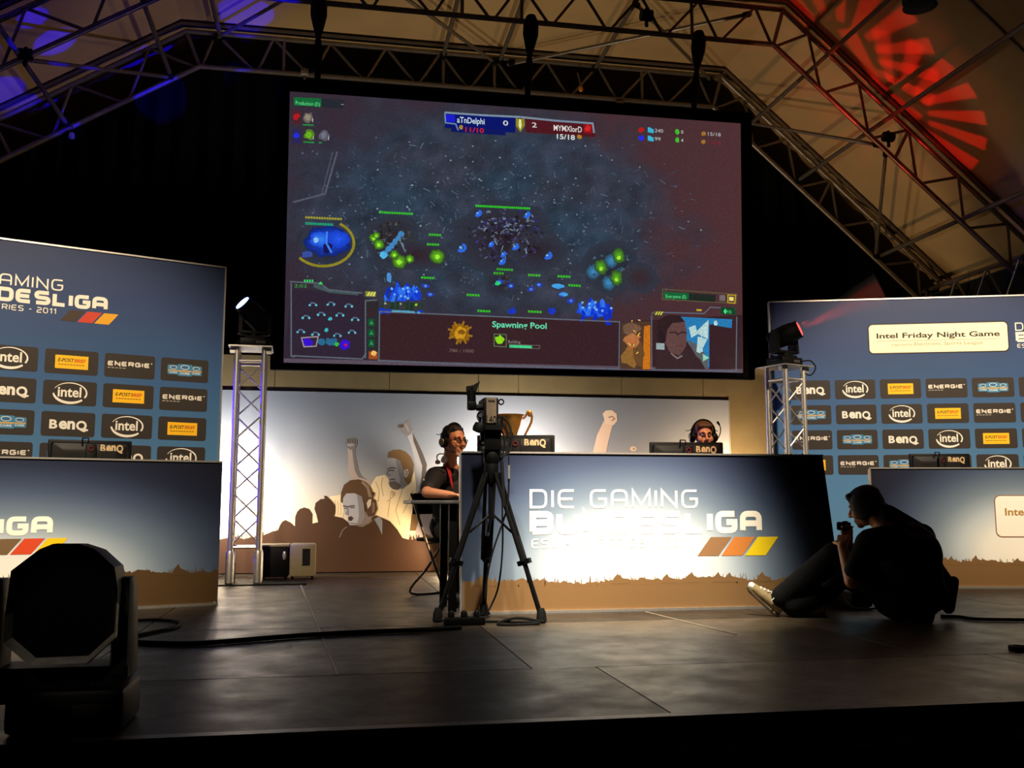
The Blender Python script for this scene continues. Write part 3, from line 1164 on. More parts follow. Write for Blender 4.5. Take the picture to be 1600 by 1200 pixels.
for i in range(4):
    quad(475 + i * 4, 437, 477.5 + i * 4, 441, (60, 220, 110), 5)
blob(501, 443, 2.6, 2.4, (60, 220, 100), 5)
txt('2:03', 460, 449, 5.5, (60, 170, 80), 5, sx=1.5)
quad(571, 455, 587, 463, (150, 150, 50), 5)
for i in range(3):
    A.poly(P([(573 + i * 4.5, 462.5), (576 + i * 4.5, 456.5), (578.5 + i * 4.5, 456.7), (575.5 + i * 4.5, 462.8)]), (240, 240, 130), 6)
# minimap marks
for x, y in ((489, 475), (517, 474), (545, 477), (478, 495), (502, 490), (531, 491), (555, 498), (470, 517), (550, 518), (493, 521), (527, 523)):
    stroke([(x - 5, y + 2), (x - 2, y - 2), (x + 3, y - 1), (x + 5, y + 2)], .012, (90, 120, 150), 4)
    blob(x - 5, y + 2, 1.8, 1.8, (100, 200, 220), 5)
    blob(x + 5, y + 2, 1.8, 1.8, (100, 200, 220), 5)
for x, y in ((516, 498), (510, 516)):
    blob(x, y, 3, 3, (60, 190, 200), 5)
blob(481, 535, 8, 7, (60, 20, 220), 5)
blob(539, 539, 8, 8, (60, 20, 220), 5)
blob(540, 539, 3, 2, (210, 30, 60), 6)
for x in (502, 514, 522):
    blob(x, 534, 6, 6, (44, 110, 150), 5)
blob(526, 538, 4, 3, (60, 200, 60), 6)
stroke([(471, 528), (497, 526), (494, 541), (475, 542), (471, 528)], .012, (170, 150, 160), 6)
for i, y in enumerate((482, 498, 514, 530)):
    quad(575, y, 585, y + 12, (24, 84, 52) if i else (60, 40, 44), 4)
    if i:
        A.poly(P([(577, y + 9), (580, y + 2), (584, y + 9)]), (50, 150, 90), 5)
quad(576, 549, 590, 561, (170, 80, 36), 4)
blob(584, 552, 4, 4, (255, 200, 110), 5)
for i in range(3):
    quad(597 + i * 22, 471 + i, 616 + i * 22, 482 + i, (30, 62, 36), 4)
    blob(604 + i * 24, 477 + i, 6, 7, (60, 62, 62), 5)
    blob(602 + i * 24, 474 + i, 2, 2, (150, 160, 150) if i < 2 else (150, 220, 50), 6)
    stroke([(612 + i * 20, 486 + i), (640 + i * 8, 487 + i)], .02, (90, 170, 200), 5)
txt('Spawning Pool', 769, 511, 9.5, (110, 235, 185), 6, wpx=85, bold=.02)
blob(719, 520, 15, 15, (150, 100, 20), 4, 16, .25)
blob(719, 520, 10, 10, (214, 156, 36), 5, 12, .2)
blob(721, 519, 5, 4, (140, 90, 20), 6)
for k in range(8):
    a = k * math.pi / 4 + .3
    stroke([(719 + 12 * math.cos(a), 520 + 12 * math.sin(a)), (719 + 20 * math.cos(a), 520 + 19 * math.sin(a))], .02, (170, 120, 30), 4)
txt('780 / 1000', 702, 550, 5.2, (130, 104, 100), 5, wpx=38)
stroke([(772, 522), (791, 523), (791, 542), (772, 541), (772, 522)], .012, (90, 110, 80), 5)
blob(781, 531, 7, 7, (150, 230, 30), 5)
txt('Building', 794, 536, 4.8, (150, 140, 140), 5, wpx=19)
stroke([(796, 538), (843, 540), (843, 545), (796, 543), (796, 538)], .008, (110, 100, 100), 5)
quad(796, 539, 831, 543, (70, 225, 150), 6, .04)
# portrait pane, generic
A.poly(P([(971, 504), (1016, 502), (1016, 578), (969, 576)]), (84, 60, 44), 3)
A.poly(P([(1006, 510), (1016, 508), (1016, 577), (1004, 577)]), (210, 120, 30), 4)
blob(988, 532, 13, 11, (190, 120, 70), 5)
blob(986, 515, 14, 9, (120, 90, 70), 5)
blob(984, 556, 12, 18, (150, 106, 50), 5)
blob(998, 554, 9, 20, (110, 76, 44), 5)
for _ in range(16):
    x, y = rs.gauss(988, 7), rs.gauss(535, 14)
    stroke([(x, y), (x + rs.uniform(-4, 4), y + rs.uniform(-5, 5))], .012, rs.choice([(240, 200, 140), (230, 90, 40), (250, 190, 70), (90, 60, 40)]), 6)
# inset camera picture
A.poly(P([(1062, 495), (1144, 499), (1143, 513), (1128, 514), (1112, 506), (1109, 576), (1096, 566), (1072, 532)]), (44, 130, 190), 4)
A.poly(P([(1108, 507), (1143, 513), (1143, 577), (1108, 577)]), BOT, 5)
for pts in ([(1076, 512), (1086, 508), (1090, 522), (1080, 528)], [(1086, 520), (1100, 506), (1107, 500), (1106, 530)], [(1090, 526), (1105, 530), (1094, 552), (1088, 550)], [(1092, 550), (1096, 520), (1098, 550)]):
    A.poly(P(pts), (190, 225, 225), 6)
A.poly(P([(1072, 530), (1092, 540), (1106, 560), (1106, 577), (1098, 574)]), (96, 100, 104), 5)
A.poly(P([(1098, 553), (1108, 559), (1098, 565)]), (150, 220, 190), 7)
blob(1118, 505, 3, 4, (190, 230, 240), 6)
A.poly(P([(1024, 577), (1026, 548), (1044, 544), (1076, 546), (1094, 562), (1102, 577)]), (62, 42, 46), 6)
A.poly(P([(1036, 508), (1044, 496), (1058, 494), (1070, 502), (1073, 520), (1072, 540), (1062, 556), (1046, 550), (1036, 530)]), (104, 72, 70), 7)
A.poly(P([(1026, 524), (1028, 500), (1044, 492), (1062, 493), (1070, 503), (1050, 505), (1042, 516), (1040, 534), (1032, 534)]), (52, 34, 36), 8)
stroke([(1046, 520), (1056, 519), (1058, 523), (1066, 519), (1073, 521)], .014, (54, 36, 38), 8)
stroke([(1056, 541), (1067, 540)], .014, (92, 58, 58), 8)
blob(1032, 528, 6, 12, (46, 32, 36), 8)
quad(1025, 536, 1038, 546, (160, 176, 176), 9)
stroke([(1048, 552), (1058, 560), (1066, 556)], .016, (140, 120, 120), 8)
# chat bar
stroke([(1035, 452), (1151, 460), (1150, 474), (1035, 468), (1035, 452)], .012, (100, 90, 60), 4)
A.poly(P([(1037, 456), (1118, 461), (1117, 472), (1037, 467)]), (34, 44, 38), 5)
A.poly(P([(1037, 456), (1076, 458), (1076, 468), (1037, 467)]), (26, 104, 56), 6)
txt('Everyone (E)', 1040, 465.5, 5.6, (110, 235, 150), 7, wpx=32)
quad(1124, 461, 1133, 470, (120, 110, 112), 6)
stroke([(1137, 461), (1149, 461.5), (1148, 474), (1137, 473), (1137, 461)], .014, (190, 160, 40), 6)
quad(1139, 464, 1146, 470, (250, 236, 130), 7)
quad(1022, 486, 1035, 493, (90, 90, 40), 5)
for i in range(3):
    A.poly(P([(1023 + i * 4, 492), (1026 + i * 4, 487), (1028 + i * 4, 487), (1025 + i * 4, 492)]), (240, 230, 90), 6)
quad(1088, 483, 1096, 486, (210, 180, 50), 6)
quad(1126, 480, 1149, 491, (22, 72, 44), 5)
txt('10', 1137, 490, 5.6, (80, 230, 130), 7)
A.poly(P([(1130, 487), (1133, 482), (1136, 487), (1133, 491)]), (80, 230, 130), 7)
quad(443.5, 560, 1160, 566.5, (96, 82, 96), 3, .0235)
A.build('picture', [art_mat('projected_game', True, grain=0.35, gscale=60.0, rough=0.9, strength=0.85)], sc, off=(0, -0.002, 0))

# ------------------------------------------------------------------ sponsor walls
TILE_ORDER = ['intel', 'epost', 'energie', 'core', 'benq']
WHITE = (238, 232, 220)


def tile(A, u, v, w, h, kind):
    A.rrect(u, v, u + w, v + h, 0.022, (52, 46, 42), 2)
    cu, cv = u + w / 2, v + h / 2
    if kind == 'benq':
        hh = h * 0.36
        x = cu - w * 0.35
        A.text('B', x, cv - hh / 2, hh, WHITE, 4, 1.15, .035, 'L', w * .15)
        A.text('en', x + w * .175, cv - hh / 2, hh * 1.3, WHITE, 4, 1, .04, 'L', w * .30)
        A.text('Q', x + w * .495, cv - hh / 2 - h * .03, hh * 1.04, WHITE, 4, 1, .035, 'L', w * .20)
        A.line([(x + w * .62, cv - hh * .42), (x + w * .72, cv - hh * .62)], .014, WHITE, 4)
    elif kind == 'intel':
        A.text('intel', cu - w * .23, cv - h * .15, h * .42, WHITE, 4, 1, .022, 'L', w * .44)
        n = 20
        pts = arc_pts(cu, cv + h * .02, w * .31, h * .40, 158, -28, n)
        A.line(pts, [.004 + .010 * (i / n) for i in range(n + 1)], WHITE, 4)
        pts = arc_pts(cu, cv + h * .02, w * .31, h * .42, 186, 318, n)
        A.line(pts, [.008 + .014 * math.sin(math.pi * min(1, i / n * .75 + .1)) for i in range(n + 1)], WHITE, 4)
    elif kind == 'epost':
        A.rect(cu - w * .31, cv - h * .28, cu + w * .31, cv + h * .27, (250, 190, 30), 3)
        hh = h * .15
        A.text('E-POST', cu - w * .26, cv + h * .0, hh, (40, 34, 20), 4, 1, .02, 'L', w * .29, .18)
        A.text('BRIEF', cu + w * .045, cv + h * .0, hh, (190, 60, 24), 4, 1, .02, 'L', w * .21, .18)
        for k in range(9):
            A.rect(cu - w * .25 + k * w * .056, cv - h * .13, cu - w * .25 + k * w * .056 + w * .042, cv - h * .09, (150, 100, 30), 4)
    elif kind == 'energie':
        A.strokes('ENERGIE', cu - w * .44, cv - h * .02, h * .20, w * .085, .011, w * .02, (224, 216, 204), 4, .3, width=w * .84)
        A.ellipse(cu + w * .43, cv + h * .17, .006, .006, (224, 216, 204), 4, 8)
        for k in range(5):
            A.rect(cu - w * .44 + k * w * .075, cv - h * .12, cu - w * .44 + k * w * .075 + w * .055, cv - h * .085, (170, 162, 150), 4)
    else:
        for dx, s, lay in ((-.24, .80, 3), (.24, .80, 3), (0, 1.0, 6)):
            bw, bh = w * .30 * s, h * .52 * s
            bu = cu + dx * w
            A.rrect(bu - bw / 2, cv - bh / 2, bu + bw / 2, cv + bh / 2, .012, (64, 128, 168), lay)
            A.ellipse(bu, cv + bh * .24, bw * .32, bh * .2, (200, 214, 216), lay + 1, 14)
            A.ellipse(bu, cv + bh * .24, bw * .26, bh * .14, (50, 100, 150), lay + 2, 14)
            A.rect(bu - bw * .46, cv - bh * .13, bu + bw * .46, cv - bh * .02, (220, 170, 80), lay + 1)
            A.text('CORE', bu, cv - bh * .36, bh * .17, (226, 232, 232), lay + 1, 1, .02, 'C', bw * .7)


def league_logo(A, u_right, v_base, k, layer=4, ink=(236, 228, 212), flag=None, gold=0.0):
    """three-line league logo: right end of the bold line at u_right, its foot at v_base, k = height of the bold line"""
    wd = k * 10.9
    u0 = u_right - wd
    A.strokes('BUNDESLIGA', u0, v_base, k, k * .72, k * .27, k * .11, ink, layer, .34, width=wd)
    A.strokes('DIE GAMING', u0, v_base + k * 1.12, k * .82, k * .68, k * .105, k * .19, ink, layer, .34, width=wd * .70)
    A.strokes('ESL PRO SERIES - 2011', u0 + .01, v_base - k * .58, k * .40, k * .30, k * .06, k * .09, ink, layer, .34, width=wd * .655)
    flag = flag or ((66, 52, 44), (196, 66, 46), (222, 160, 40))
    for i, c in enumerate(flag):
        b0 = u_right - k * 3.32 + i * k * 1.12
        A.poly([(b0, v_base - k * .98), (b0 + k * .99, v_base - k * .98), (b0 + k * 1.63 - .0, v_base - k * .16), (b0 + k * .64, v_base - k * .16)], c, layer)


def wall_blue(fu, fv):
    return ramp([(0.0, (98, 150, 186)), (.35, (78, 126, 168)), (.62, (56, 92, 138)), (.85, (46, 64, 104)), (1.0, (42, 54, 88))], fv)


def sponsor_wall(fr, u0, u1, h, label):
    t = thing('sponsor_wall', label, 'banner wall', fr.o, None, fr.a)
    part('board', MB().box(((u0 + u1) / 2, 0.035, h / 2), (u1 - u0, 0.066, h)), PANELW, t, False, world=False)
    part('edge_profile', MB().box(((u0 + u1) / 2, 0.03, h + 0.006), (u1 - u0 + .02, 0.085, 0.014)).box((u0 - .005, 0.03, h / 2), (0.014, 0.085, h)).box((u1 + .005, 0.03, h / 2), (0.014, 0.085, h)), ALU, t, False, world=False)
    return t


L = Frame(345, 600, 9.0, 22)
LH = L.uv(349, 419)[1]
t = sponsor_wall(L, -4.3, 0.0, LH, 'tall blue sponsor wall on the left, cut off by the frame')
A = Art(0.001)
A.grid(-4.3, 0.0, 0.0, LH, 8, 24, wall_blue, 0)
c4, c4d, c2 = L.uv(252, 558), L.uv(251.4, 594), L.uv(71, 544)
c4b, r4 = L.uv(326, 564), L.uv(246, 697)
pu, pv = (c4[0] - c2[0]) / 2, (c4[1] - r4[1]) / 3
tw, th = c4b[0] - c4[0], c4[1] - c4d[1]
for r in range(4):
    for c in range(-5, 4):
        tile(A, c4[0] + (c - 3) * pu, c4[1] - th - r * pv, tw, th, TILE_ORDER[(c - r) % 5])
ar = L.uv(173, 487)
at_ = L.uv(152, 447)
k = .118
league_logo(A, ar[0], ar[1] - .0, k)
A.build('print', [PRINT], t)

R = Frame(1206, 600, 9.5, -18.4)
RH = R.uv(1206, 473)[1]
t = sponsor_wall(R, 0.0, 3.3, RH, 'tall blue sponsor wall on the right with a cream title plate')
A = Art(0.001)
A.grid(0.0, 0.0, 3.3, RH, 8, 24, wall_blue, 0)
c2, c2b, c2c = R.uv(1304, 594), R.uv(1367, 593), R.uv(1368, 623)
c5, r4 = R.uv(1518, 589.7), R.uv(1311.5, 711.3)
pu, pv = (c5[0] - c2[0]) / 3, (c2[1] - r4[1]) / 3
tw, th = c2b[0] - c2[0], c2[1] - c2c[1]
for r in range(4):
    for c in range(-1, 5):
        tile(A, c2[0] + c * pu, c2[1] - th - r * pv, tw, th, TILE_ORDER[(c - r) % 5])
a, b_ = R.uv(1359, 552), R.uv(1573, 503)
A.rrect(a[0] - .012, a[1] - .012, b_[0] + .012, b_[1] + .012, .05, (40, 36, 34), 2)
A.rrect(a[0], a[1], b_[0], b_[1], .04, (246, 234, 204), 3)
pw, ph = b_[0] - a[0], b_[1] - a[1]
A.text('Intel Friday Night Game', a[0] + pw * .055, a[1] + ph * .52, ph * .185, (44, 40, 36), 5, 1, .022, 'L', pw * .89)
A.rect(a[0] + pw * .055, a[1] + ph * .415, a[0] + pw * .945, a[1] + ph * .428, (150, 140, 120), 5)
A.text('organized by', a[0] + pw * .16, a[1] + ph * .245, ph * .085, (160, 148, 124), 5, 1, 0, 'L', pw * .155)
A.text('Electronic Sports League', a[0] + pw * .33, a[1] + ph * .245, ph * .12, (160, 148, 124), 5, 1, 0, 'L', pw * .49)
d0 = R.uv(1587, 530)
k = .105
league_logo(A, d0[0] + k * 10.9, d0[1] - .03, k)
A.build('print', [PRINT], t)

# ------------------------------------------------------------------ mural
M = Frame(345, 700, 10.65, 0)
mu0, mv1, mu1 = -0.55, M.uv(345, 606)[1], M.uv(1140, 627)[0]
mv1r = M.uv(1140, 627)[1]
mv1 = (mv1 + mv1r) / 2
t = thing('printed_mural', 'wide mural of a cheering crowd on the back wall behind the centre desk', 'mural', M.o)
part('board', MB().box(((mu0 + mu1) / 2, 0.049, mv1 / 2 + .005), (mu1 - mu0, 0.012, mv1 - .01)), PANELW, t, False, world=False)
A = Art(0.007)


def mural_sky(fu, fv):
    return ramp([(0, (240, 214, 170)), (.30, (238, 218, 184)), (.5, (186, 182, 178)), (.72, (136, 141, 150)), (1, (110, 119, 134))], fv + .05 * math.sin(fu * 5))


A.grid(mu0, 0.01, mu1, mv1, 24, 20, mural_sky, 0)


def Z(pts):
    return [M.uv(380 + x / 4.444, 640 + y / 4.444) for x, y in pts]


DK = (72, 48, 32)
SKL, SKM, SKD = (166, 164, 166), (126, 122, 122), (84, 76, 70)
WH = (250, 228, 186)
# raised arms of the man in the white shirt
A.poly(Z([(725, 262), (775, 262), (782, 330), (802, 420), (828, 465), (905, 500), (890, 540), (800, 520), (752, 480), (730, 430), (730, 340)]), (184, 166, 156), 2)
A.poly(Z([(755, 262), (775, 262), (782, 330), (802, 420), (828, 465), (870, 488), (800, 470), (775, 420), (762, 330)]), SKM, 3)
A.poly(Z([(712, 215), (730, 197), (768, 190), (792, 208), (793, 240), (778, 268), (745, 278), (722, 262), (710, 240)]), SKM, 4)
for x in (726, 742, 758, 775):
    A.line(Z([(x, 200), (x + 3, 222), (x + 1, 236)]), .008, SKD, 5)
A.poly(Z([(718, 236), (760, 232), (776, 246), (750, 256), (724, 252)]), SKL, 5)
A.poly(Z([(1140, 172), (1175, 140), (1205, 210), (1248, 300), (1278, 380), (1272, 440), (1252, 520), (1218, 566), (1200, 480), (1190, 350), (1166, 250), (1145, 195)]), SKL, 2)
A.poly(Z([(1175, 150), (1205, 210), (1248, 300), (1278, 380), (1272, 440), (1252, 520), (1225, 555), (1240, 470), (1245, 390), (1215, 300), (1185, 220)]), SKD, 3)
A.poly(Z([(1072, 105), (1085, 96), (1120, 92), (1150, 65), (1166, 100), (1178, 140), (1168, 168), (1140, 182), (1110, 162), (1104, 140), (1075, 124)]), SKM, 4)
A.poly(Z([(1076, 108), (1100, 98), (1124, 104), (1110, 124), (1082, 122)]), SKD, 5)
A.line(Z([(1120, 95), (1140, 120), (1150, 150)]), .01, SKL, 5)
# shirt
A.poly(Z([(890, 520), (925, 465), (985, 452), (1010, 480), (1020, 530), (1060, 560), (1140, 522), (1165, 495), (1192, 425), (1202, 520), (1200, 600), (1175, 720), (1160, 830), (1192, 872), (1180, 905), (1130, 905), (1075, 830), (1000, 755), (930, 745), (890, 645)]), WH, 2)
for p in ([(1030, 565), (1015, 660), (1005, 745)], [(1110, 545), (1060, 700), (1090, 800)], [(1180, 560), (1150, 640), (1110, 720)], [(920, 500), (945, 560), (940, 640)], [(1000, 640), (1060, 590)], [(970, 470), (960, 520), (975, 600)]):
    A.line(Z(p), .010, (206, 180, 140), 3)
A.poly(Z([(1030, 560), (1062, 575), (1040, 610)]), (200, 176, 138), 3)
A.poly(Z([(1200, 590), (1252, 540), (1262, 640), (1222, 760), (1200, 842), (1158, 842), (1170, 740)]), (120, 92, 60), 3)
A.poly(Z([(1215, 765), (1262, 650), (1335, 680), (1345, 880), (1300, 900), (1270, 870), (1240, 910), (1190, 900)]), (170, 160, 160), 2)
# head
A.poly(Z([(1000, 345), (1050, 332), (1095, 350), (1112, 400), (1122, 470), (1150, 515), (1110, 548), (1060, 558), (1020, 535), (1010, 510), (1018, 490), (1004, 470), (994, 440), (1006, 410), (1000, 380)]), (164, 162, 164), 4)
A.poly(Z([(1060, 345), (1095, 350), (1112, 400), (1122, 470), (1150, 515), (1110, 548), (1085, 540), (1090, 480), (1075, 420)]), (132, 128, 128), 5)
A.poly(Z([(1004, 332), (1010, 295), (1040, 280), (1090, 276), (1132, 294), (1167, 330), (1187, 380), (1182, 440), (1166, 500), (1148, 520), (1122, 490), (1112, 410), (1090, 352), (1050, 336)]), (118, 90, 58), 6)
A.poly(Z([(1118, 420), (1145, 410), (1152, 440), (1137, 472), (1120, 466)]), (176, 168, 160), 7)
A.line(Z([(1128, 424), (1142, 432), (1132, 456)]), .008, SKD, 8)
A.poly(Z([(1012, 502), (1050, 496), (1078, 512), (1100, 530), (1075, 557), (1040, 552), (1020, 534)]), (112, 100, 92), 6)
A.line(Z([(1018, 488), (1040, 482), (1056, 486)]), .012, (86, 74, 70), 7)
A.line(Z([(1002, 412), (1030, 402), (1062, 406)]), .012, (88, 76, 68), 7)
A.line(Z([(1012, 424), (1036, 420), (1050, 424)]), .010, (70, 62, 60), 7)
A.line(Z([(1010, 420), (997, 446), (1014, 456), (1026, 452)]), .008, (110, 104, 102), 7)
# silhouettes of the crowd and the meadow
gp = [(-400, 905), (-300, 890), (-180, 905), (-60, 880), (0, 900), (60, 885), (110, 890), (150, 868), (200, 848), (240, 838), (252, 806), (270, 778), (292, 766), (330, 785), (358, 812), (360, 745), (372, 712), (392, 690), (424, 679), (458, 690), (480, 724), (478, 792), (520, 782), (508, 730), (494, 690), (502, 648), (536, 622), (566, 618), (560, 598), (580, 600), (612, 632), (640, 664), (642, 712), (632, 740), (690, 752), (740, 790), (830, 800), (900, 760), (1020, 780), (1070, 832), (1108, 892), (1140, 900), (1170, 905), (1196, 896), (1224, 912), (1250, 884), (1272, 862), (1300, 896), (1330, 872), (1356, 884)]
rm = random.Random(3)
x = 1375
while x < 3450:
    gp.append((x, 880 + rm.uniform(-22, 18)))
    x += rm.uniform(10, 26)
zz = Z(gp)
zz = [p for p in zz if mu0 + .005 < p[0] < mu1 - .005]
A.poly([(mu0, .01), ] + [(mu0, zz[0][1])] + zz + [(mu1, zz[-1][1]), (mu1, .01)], DK, 5)
for _ in range(60):
    x = rm.choice([rm.uniform(-60, 250), rm.uniform(1150, 1360)])
    y = 900 - max(0, min(50, (x - 60) * .27)) if x < 260 else 905
    A.line(Z([(x, y), (x + rm.uniform(-6, 6), y - rm.uniform(14, 38))]), .006, DK, 4)
A.poly(Z([(596, 604), (640, 598), (690, 588), (700, 700), (688, 750), (640, 740), (644, 664)]), (246, 222, 178), 3)
for x in (612, 636, 655, 674):
    A.line(Z([(x, 620 + (x - 612) * .4), (x + 6, 680), (x + 2, 735)]), .008, (200, 172, 130), 4)
# the man with the headset
A.poly(Z([(665, 895), (690, 830), (740, 792), (800, 802), (860, 762), (930, 735), (1020, 775), (1070, 832), (1110, 895)]), DK, 6)
A.poly(Z([(820, 760), (860, 715), (900, 740), (880, 790), (830, 815), (790, 810)]), (132, 118, 108), 7)
A.poly(Z([(690, 608), (715, 580), (770, 576), (822, 598), (838, 660), (848, 742), (822, 792), (782, 803), (740, 802), (726, 770), (734, 742), (708, 728), (694, 670)]), (176, 174, 178), 8)
A.poly(Z([(790, 590), (822, 598), (838, 660), (848, 742), (822, 792), (790, 800), (805, 740), (800, 660)]), (140, 134, 134), 9)
A.poly(Z([(676, 640), (680, 575), (700, 522), (745, 490), (800, 484), (852, 505), (892, 550), (907, 602), (900, 660), (845, 650), (824, 602), (772, 580), (716, 582), (694, 612), (690, 650)]), (96, 70, 48), 10)
A.line(Z([(826, 500), (866, 540), (884, 610)]), .03, (150, 128, 104), 11)
A.poly(Z([(846, 632), (880, 606), (922, 628), (934, 690), (912, 738), (870, 744), (848, 700)]), (84, 62, 46), 11)
A.poly(Z([(858, 650), (872, 624), (892, 622), (886, 664), (866, 690)]), (210, 196, 176), 12)
A.poly(Z([(896, 640), (916, 650), (914, 710), (896, 720)]), (132, 104, 80), 12)
A.line(Z([(906, 600), (912, 580), (900, 576)]), .012, (70, 52, 40), 11)
A.line(Z([(694, 668), (728, 676), (748, 670), (776, 668)]), .014, (80, 70, 68), 9)
A.line(Z([(700, 684), (728, 688)]), .010, (64, 56, 56), 9)
A.line(Z([(744, 682), (774, 680)]), .010, (64, 56, 56), 9)
A.poly(Z([(726, 690), (738, 694), (734, 736), (708, 727)]), (140, 136, 140), 9)
A.poly(Z([(728, 746), (752, 740), (768, 755), (752, 774), (732, 770)]), (72, 56, 54), 9)
A.line(Z([(742, 790), (790, 794), (830, 770)]), .012, (120, 110, 106), 9)
A.poly(Z([(910, 762), (946, 740), (968, 770), (966, 872), (940, 812)]), (128, 132, 140), 8)
A.line(Z([(668, 888), (690, 838), (720, 812)]), .010, (130, 116, 100), 8)
A.line(Z([(800, 806), (850, 800), (900, 770)]), .012, (120, 100, 84), 8)
# raised fists at the right end of the mural
for pts in ([(946, 655), (959, 662), (952, 690), (947, 714), (926, 714), (934, 680)],):
    A.poly([M.uv(*p) for p in pts], (214, 186, 164), 4)
A.poly([M.uv(*p) for p in [(943, 646), (948, 641), (957, 640), (965, 646), (966, 657), (960, 664), (948, 662)]], (222, 198, 178), 5)
A.line([M.uv(*p) for p in [(952, 652), (958, 650), (962, 654), (957, 657)]], .012, (140, 112, 96), 6)
A.ellipse(*M.uv(991, 701), .042, .03, (220, 198, 178), 5)
A.ellipse(*M.uv(992, 701), .014, .012, (170, 140, 120), 6)
A.ellipse(*M.uv(884, 709), .05, .02, (224, 196, 170), 5)
A.build('print', [PRINT], t, off=(0, .047, 0))
part('edge_profile', MB().box((mu1 + .008, 0.046, mv1 / 2), (.016, .02, mv1)), ALU, t, False, world=False)

# ------------------------------------------------------------------ desk fronts
SKY = [(0, (255, 250, 238)), (.24, (240, 240, 234)), (.40, (190, 202, 212)), (.58, (114, 131, 150)), (.78, (64, 78, 105)), (1.0, (26, 33, 56)), (1.3, (10, 12, 26))]


def meadow(A, u0, u1, hb, col, seed, layer=2, amp=.05):
    r = random.Random(seed)
    pts = [(u0, 0.012)]
    u = u0
    while u < u1:
        tuft = .5 + .5 * math.sin(u * 7 + seed) * math.sin(u * 2.3)
        pts.append((u, hb + r.uniform(-.2, .25) * amp + tuft * amp * .6))
        u += r.uniform(.008, .03)
    pts += [(u1, hb), (u1, 0.012)]
    A.poly(pts, col, layer)
    for _ in range(int((u1 - u0) * 46)):
        u = r.uniform(u0 + .03, u1 - .03)
        h = r.uniform(.3, 1.0) * amp
        A.line([(u, hb - .02), (u + r.uniform(-.5, .5) * h, hb + h)], [.010, .003], col, layer + 1)
    for _ in range(int((u1 - u0) * 5)):
        u = r.uniform(u0 + .1, u1 - .1)
        h = r.uniform(.9, 1.5) * amp
        A.poly([(u - .05, hb - .01), (u - .03, hb + h * .5), (u, hb + h), (u + .015, hb + h * .55), (u + .06, hb + h * .3), (u + .07, hb - .01)], col, layer + 2)


def desk_front(fr, poly, h, sun, hb, label, seed, grass, kx=.62, kv=.95):
    t = thing('desk_front', label, 'desk front', fr.o, None, fr.a)
    (a0, _), (a1, _), (b1, _), (b0, _) = poly   # bottom left, bottom right, top right, top left
    part('board', MB().prism(poly, (0, .002, 0), (1, 0, 0), (0, 0, 1), (0, .03, 0)), PANELW, t, False, world=False)
    mb = MB().bar((b0, .014, h + .006), (b1, .014, h + .006), .045, .012).bar((a0 - .006, .014, 0), (b0 - .006, .014, h), .012, .042, (0, 1, 0)).box(((a0 + a1) / 2, .012, .009), (a1 - a0, .05, .018))
    part('edge_profile', mb, ALU, t, False, world=False)
    for u in (a0 + .3, a1 - .3):
        part('foot', MB().box((u, .16, .012), (.06, .30, .024)).prism([(.03, .024), (.30, .024), (.03, .5)], (u - .012, 0, 0), (0, 1, 0), (0, 0, 1), (.024, 0, 0)), STEEL, t, False, world=False)
    A = Art(0.0)

    def sky(fu, fv):
        u = a0 + (a1 - a0) * fu
        v = h * fv
        return ramp(SKY, math.hypot((u - sun[0]) * kx, (v - sun[1]) * kv))

    def tp(fu, fv):
        l_, r_ = a0 + (b0 - a0) * fv, a1 + (b1 - a1) * fv
        return (l_ + (r_ - l_) * fu, .012 + (h - .014) * fv)
    A.grid(0, 0, 1, 1, 56, 28, sky, 0, 0, tp)
    meadow(A, a0 + .004, a1 - .004, hb, grass, seed)
    return t, A


GR = (122, 92, 58)
C_ = Frame(720, 800, 6.58, 0)
t, A = desk_front(C_, [(0.012, 0), (2.80, 0), (2.683, 1.088), (0.0, 1.088)], 1.088, (1.30, .24), .2, 'central desk front with gaming league lettering, behind the camera tripod', 5, GR, .60, 1.0)
r_ = C_.uv(1198, 833)
league_logo(A, r_[0], r_[1], .160, 4, (255, 248, 232), ((150, 112, 76), (206, 128, 60), (246, 214, 30)))
A.build('print', [PRINT], t)
LD = Frame(345, 800, 7.55, 20)
t, A = desk_front(LD, [(-2.9, 0), (0.0, 0), (0.0, 1.047), (-2.9, 1.047)], 1.047, (-1.45, .16), .235, 'left desk front with a sunrise meadow print, behind the foreground moving head', 9, (84, 62, 36), .52, 1.15)
r_ = LD.uv(89, 836)
league_logo(A, r_[0], r_[1], .128, 4, (255, 250, 236), ((120, 96, 66), (216, 76, 40), (244, 200, 24)))
A.ellipse(*LD.uv(335, 942), .008, .008, (240, 236, 226), 5)
A.build('print', [PRINT], t)
RD = Frame(1363, 800, 7.95, -13)
t, A = desk_front(RD, [(0, 0), (2.6, 0), (2.6, 1.05), (0, 1.05)], 1.05, (1.30, .30), .215, 'right desk front with a white title plate, behind the sitting photographer', 14, GR, .72, 1.0)
a, b_ = RD.uv(1558, 838), RD.uv(1557, 775)
bx = a[0]
A.rrect(bx - .008, a[1] - .008, bx + 1.208, b_[1] + .008, .05, (140, 100, 66), 4)
A.rrect(bx, a[1], bx + 1.2, b_[1], .044, (255, 248, 236), 5)
ph = b_[1] - a[1]
A.text('Intel Friday Night Game', bx + .08, a[1] + ph * .52, ph * .185, (170, 130, 60), 6, 1, .022, 'L', 1.06)
A.build('print', [PRINT], t)
# ------------------------------------------------------------------ tables behind the desk fronts
TOPM = mat('grey_table_top', (86, 84, 84), 0.5, 0, .1, 12)


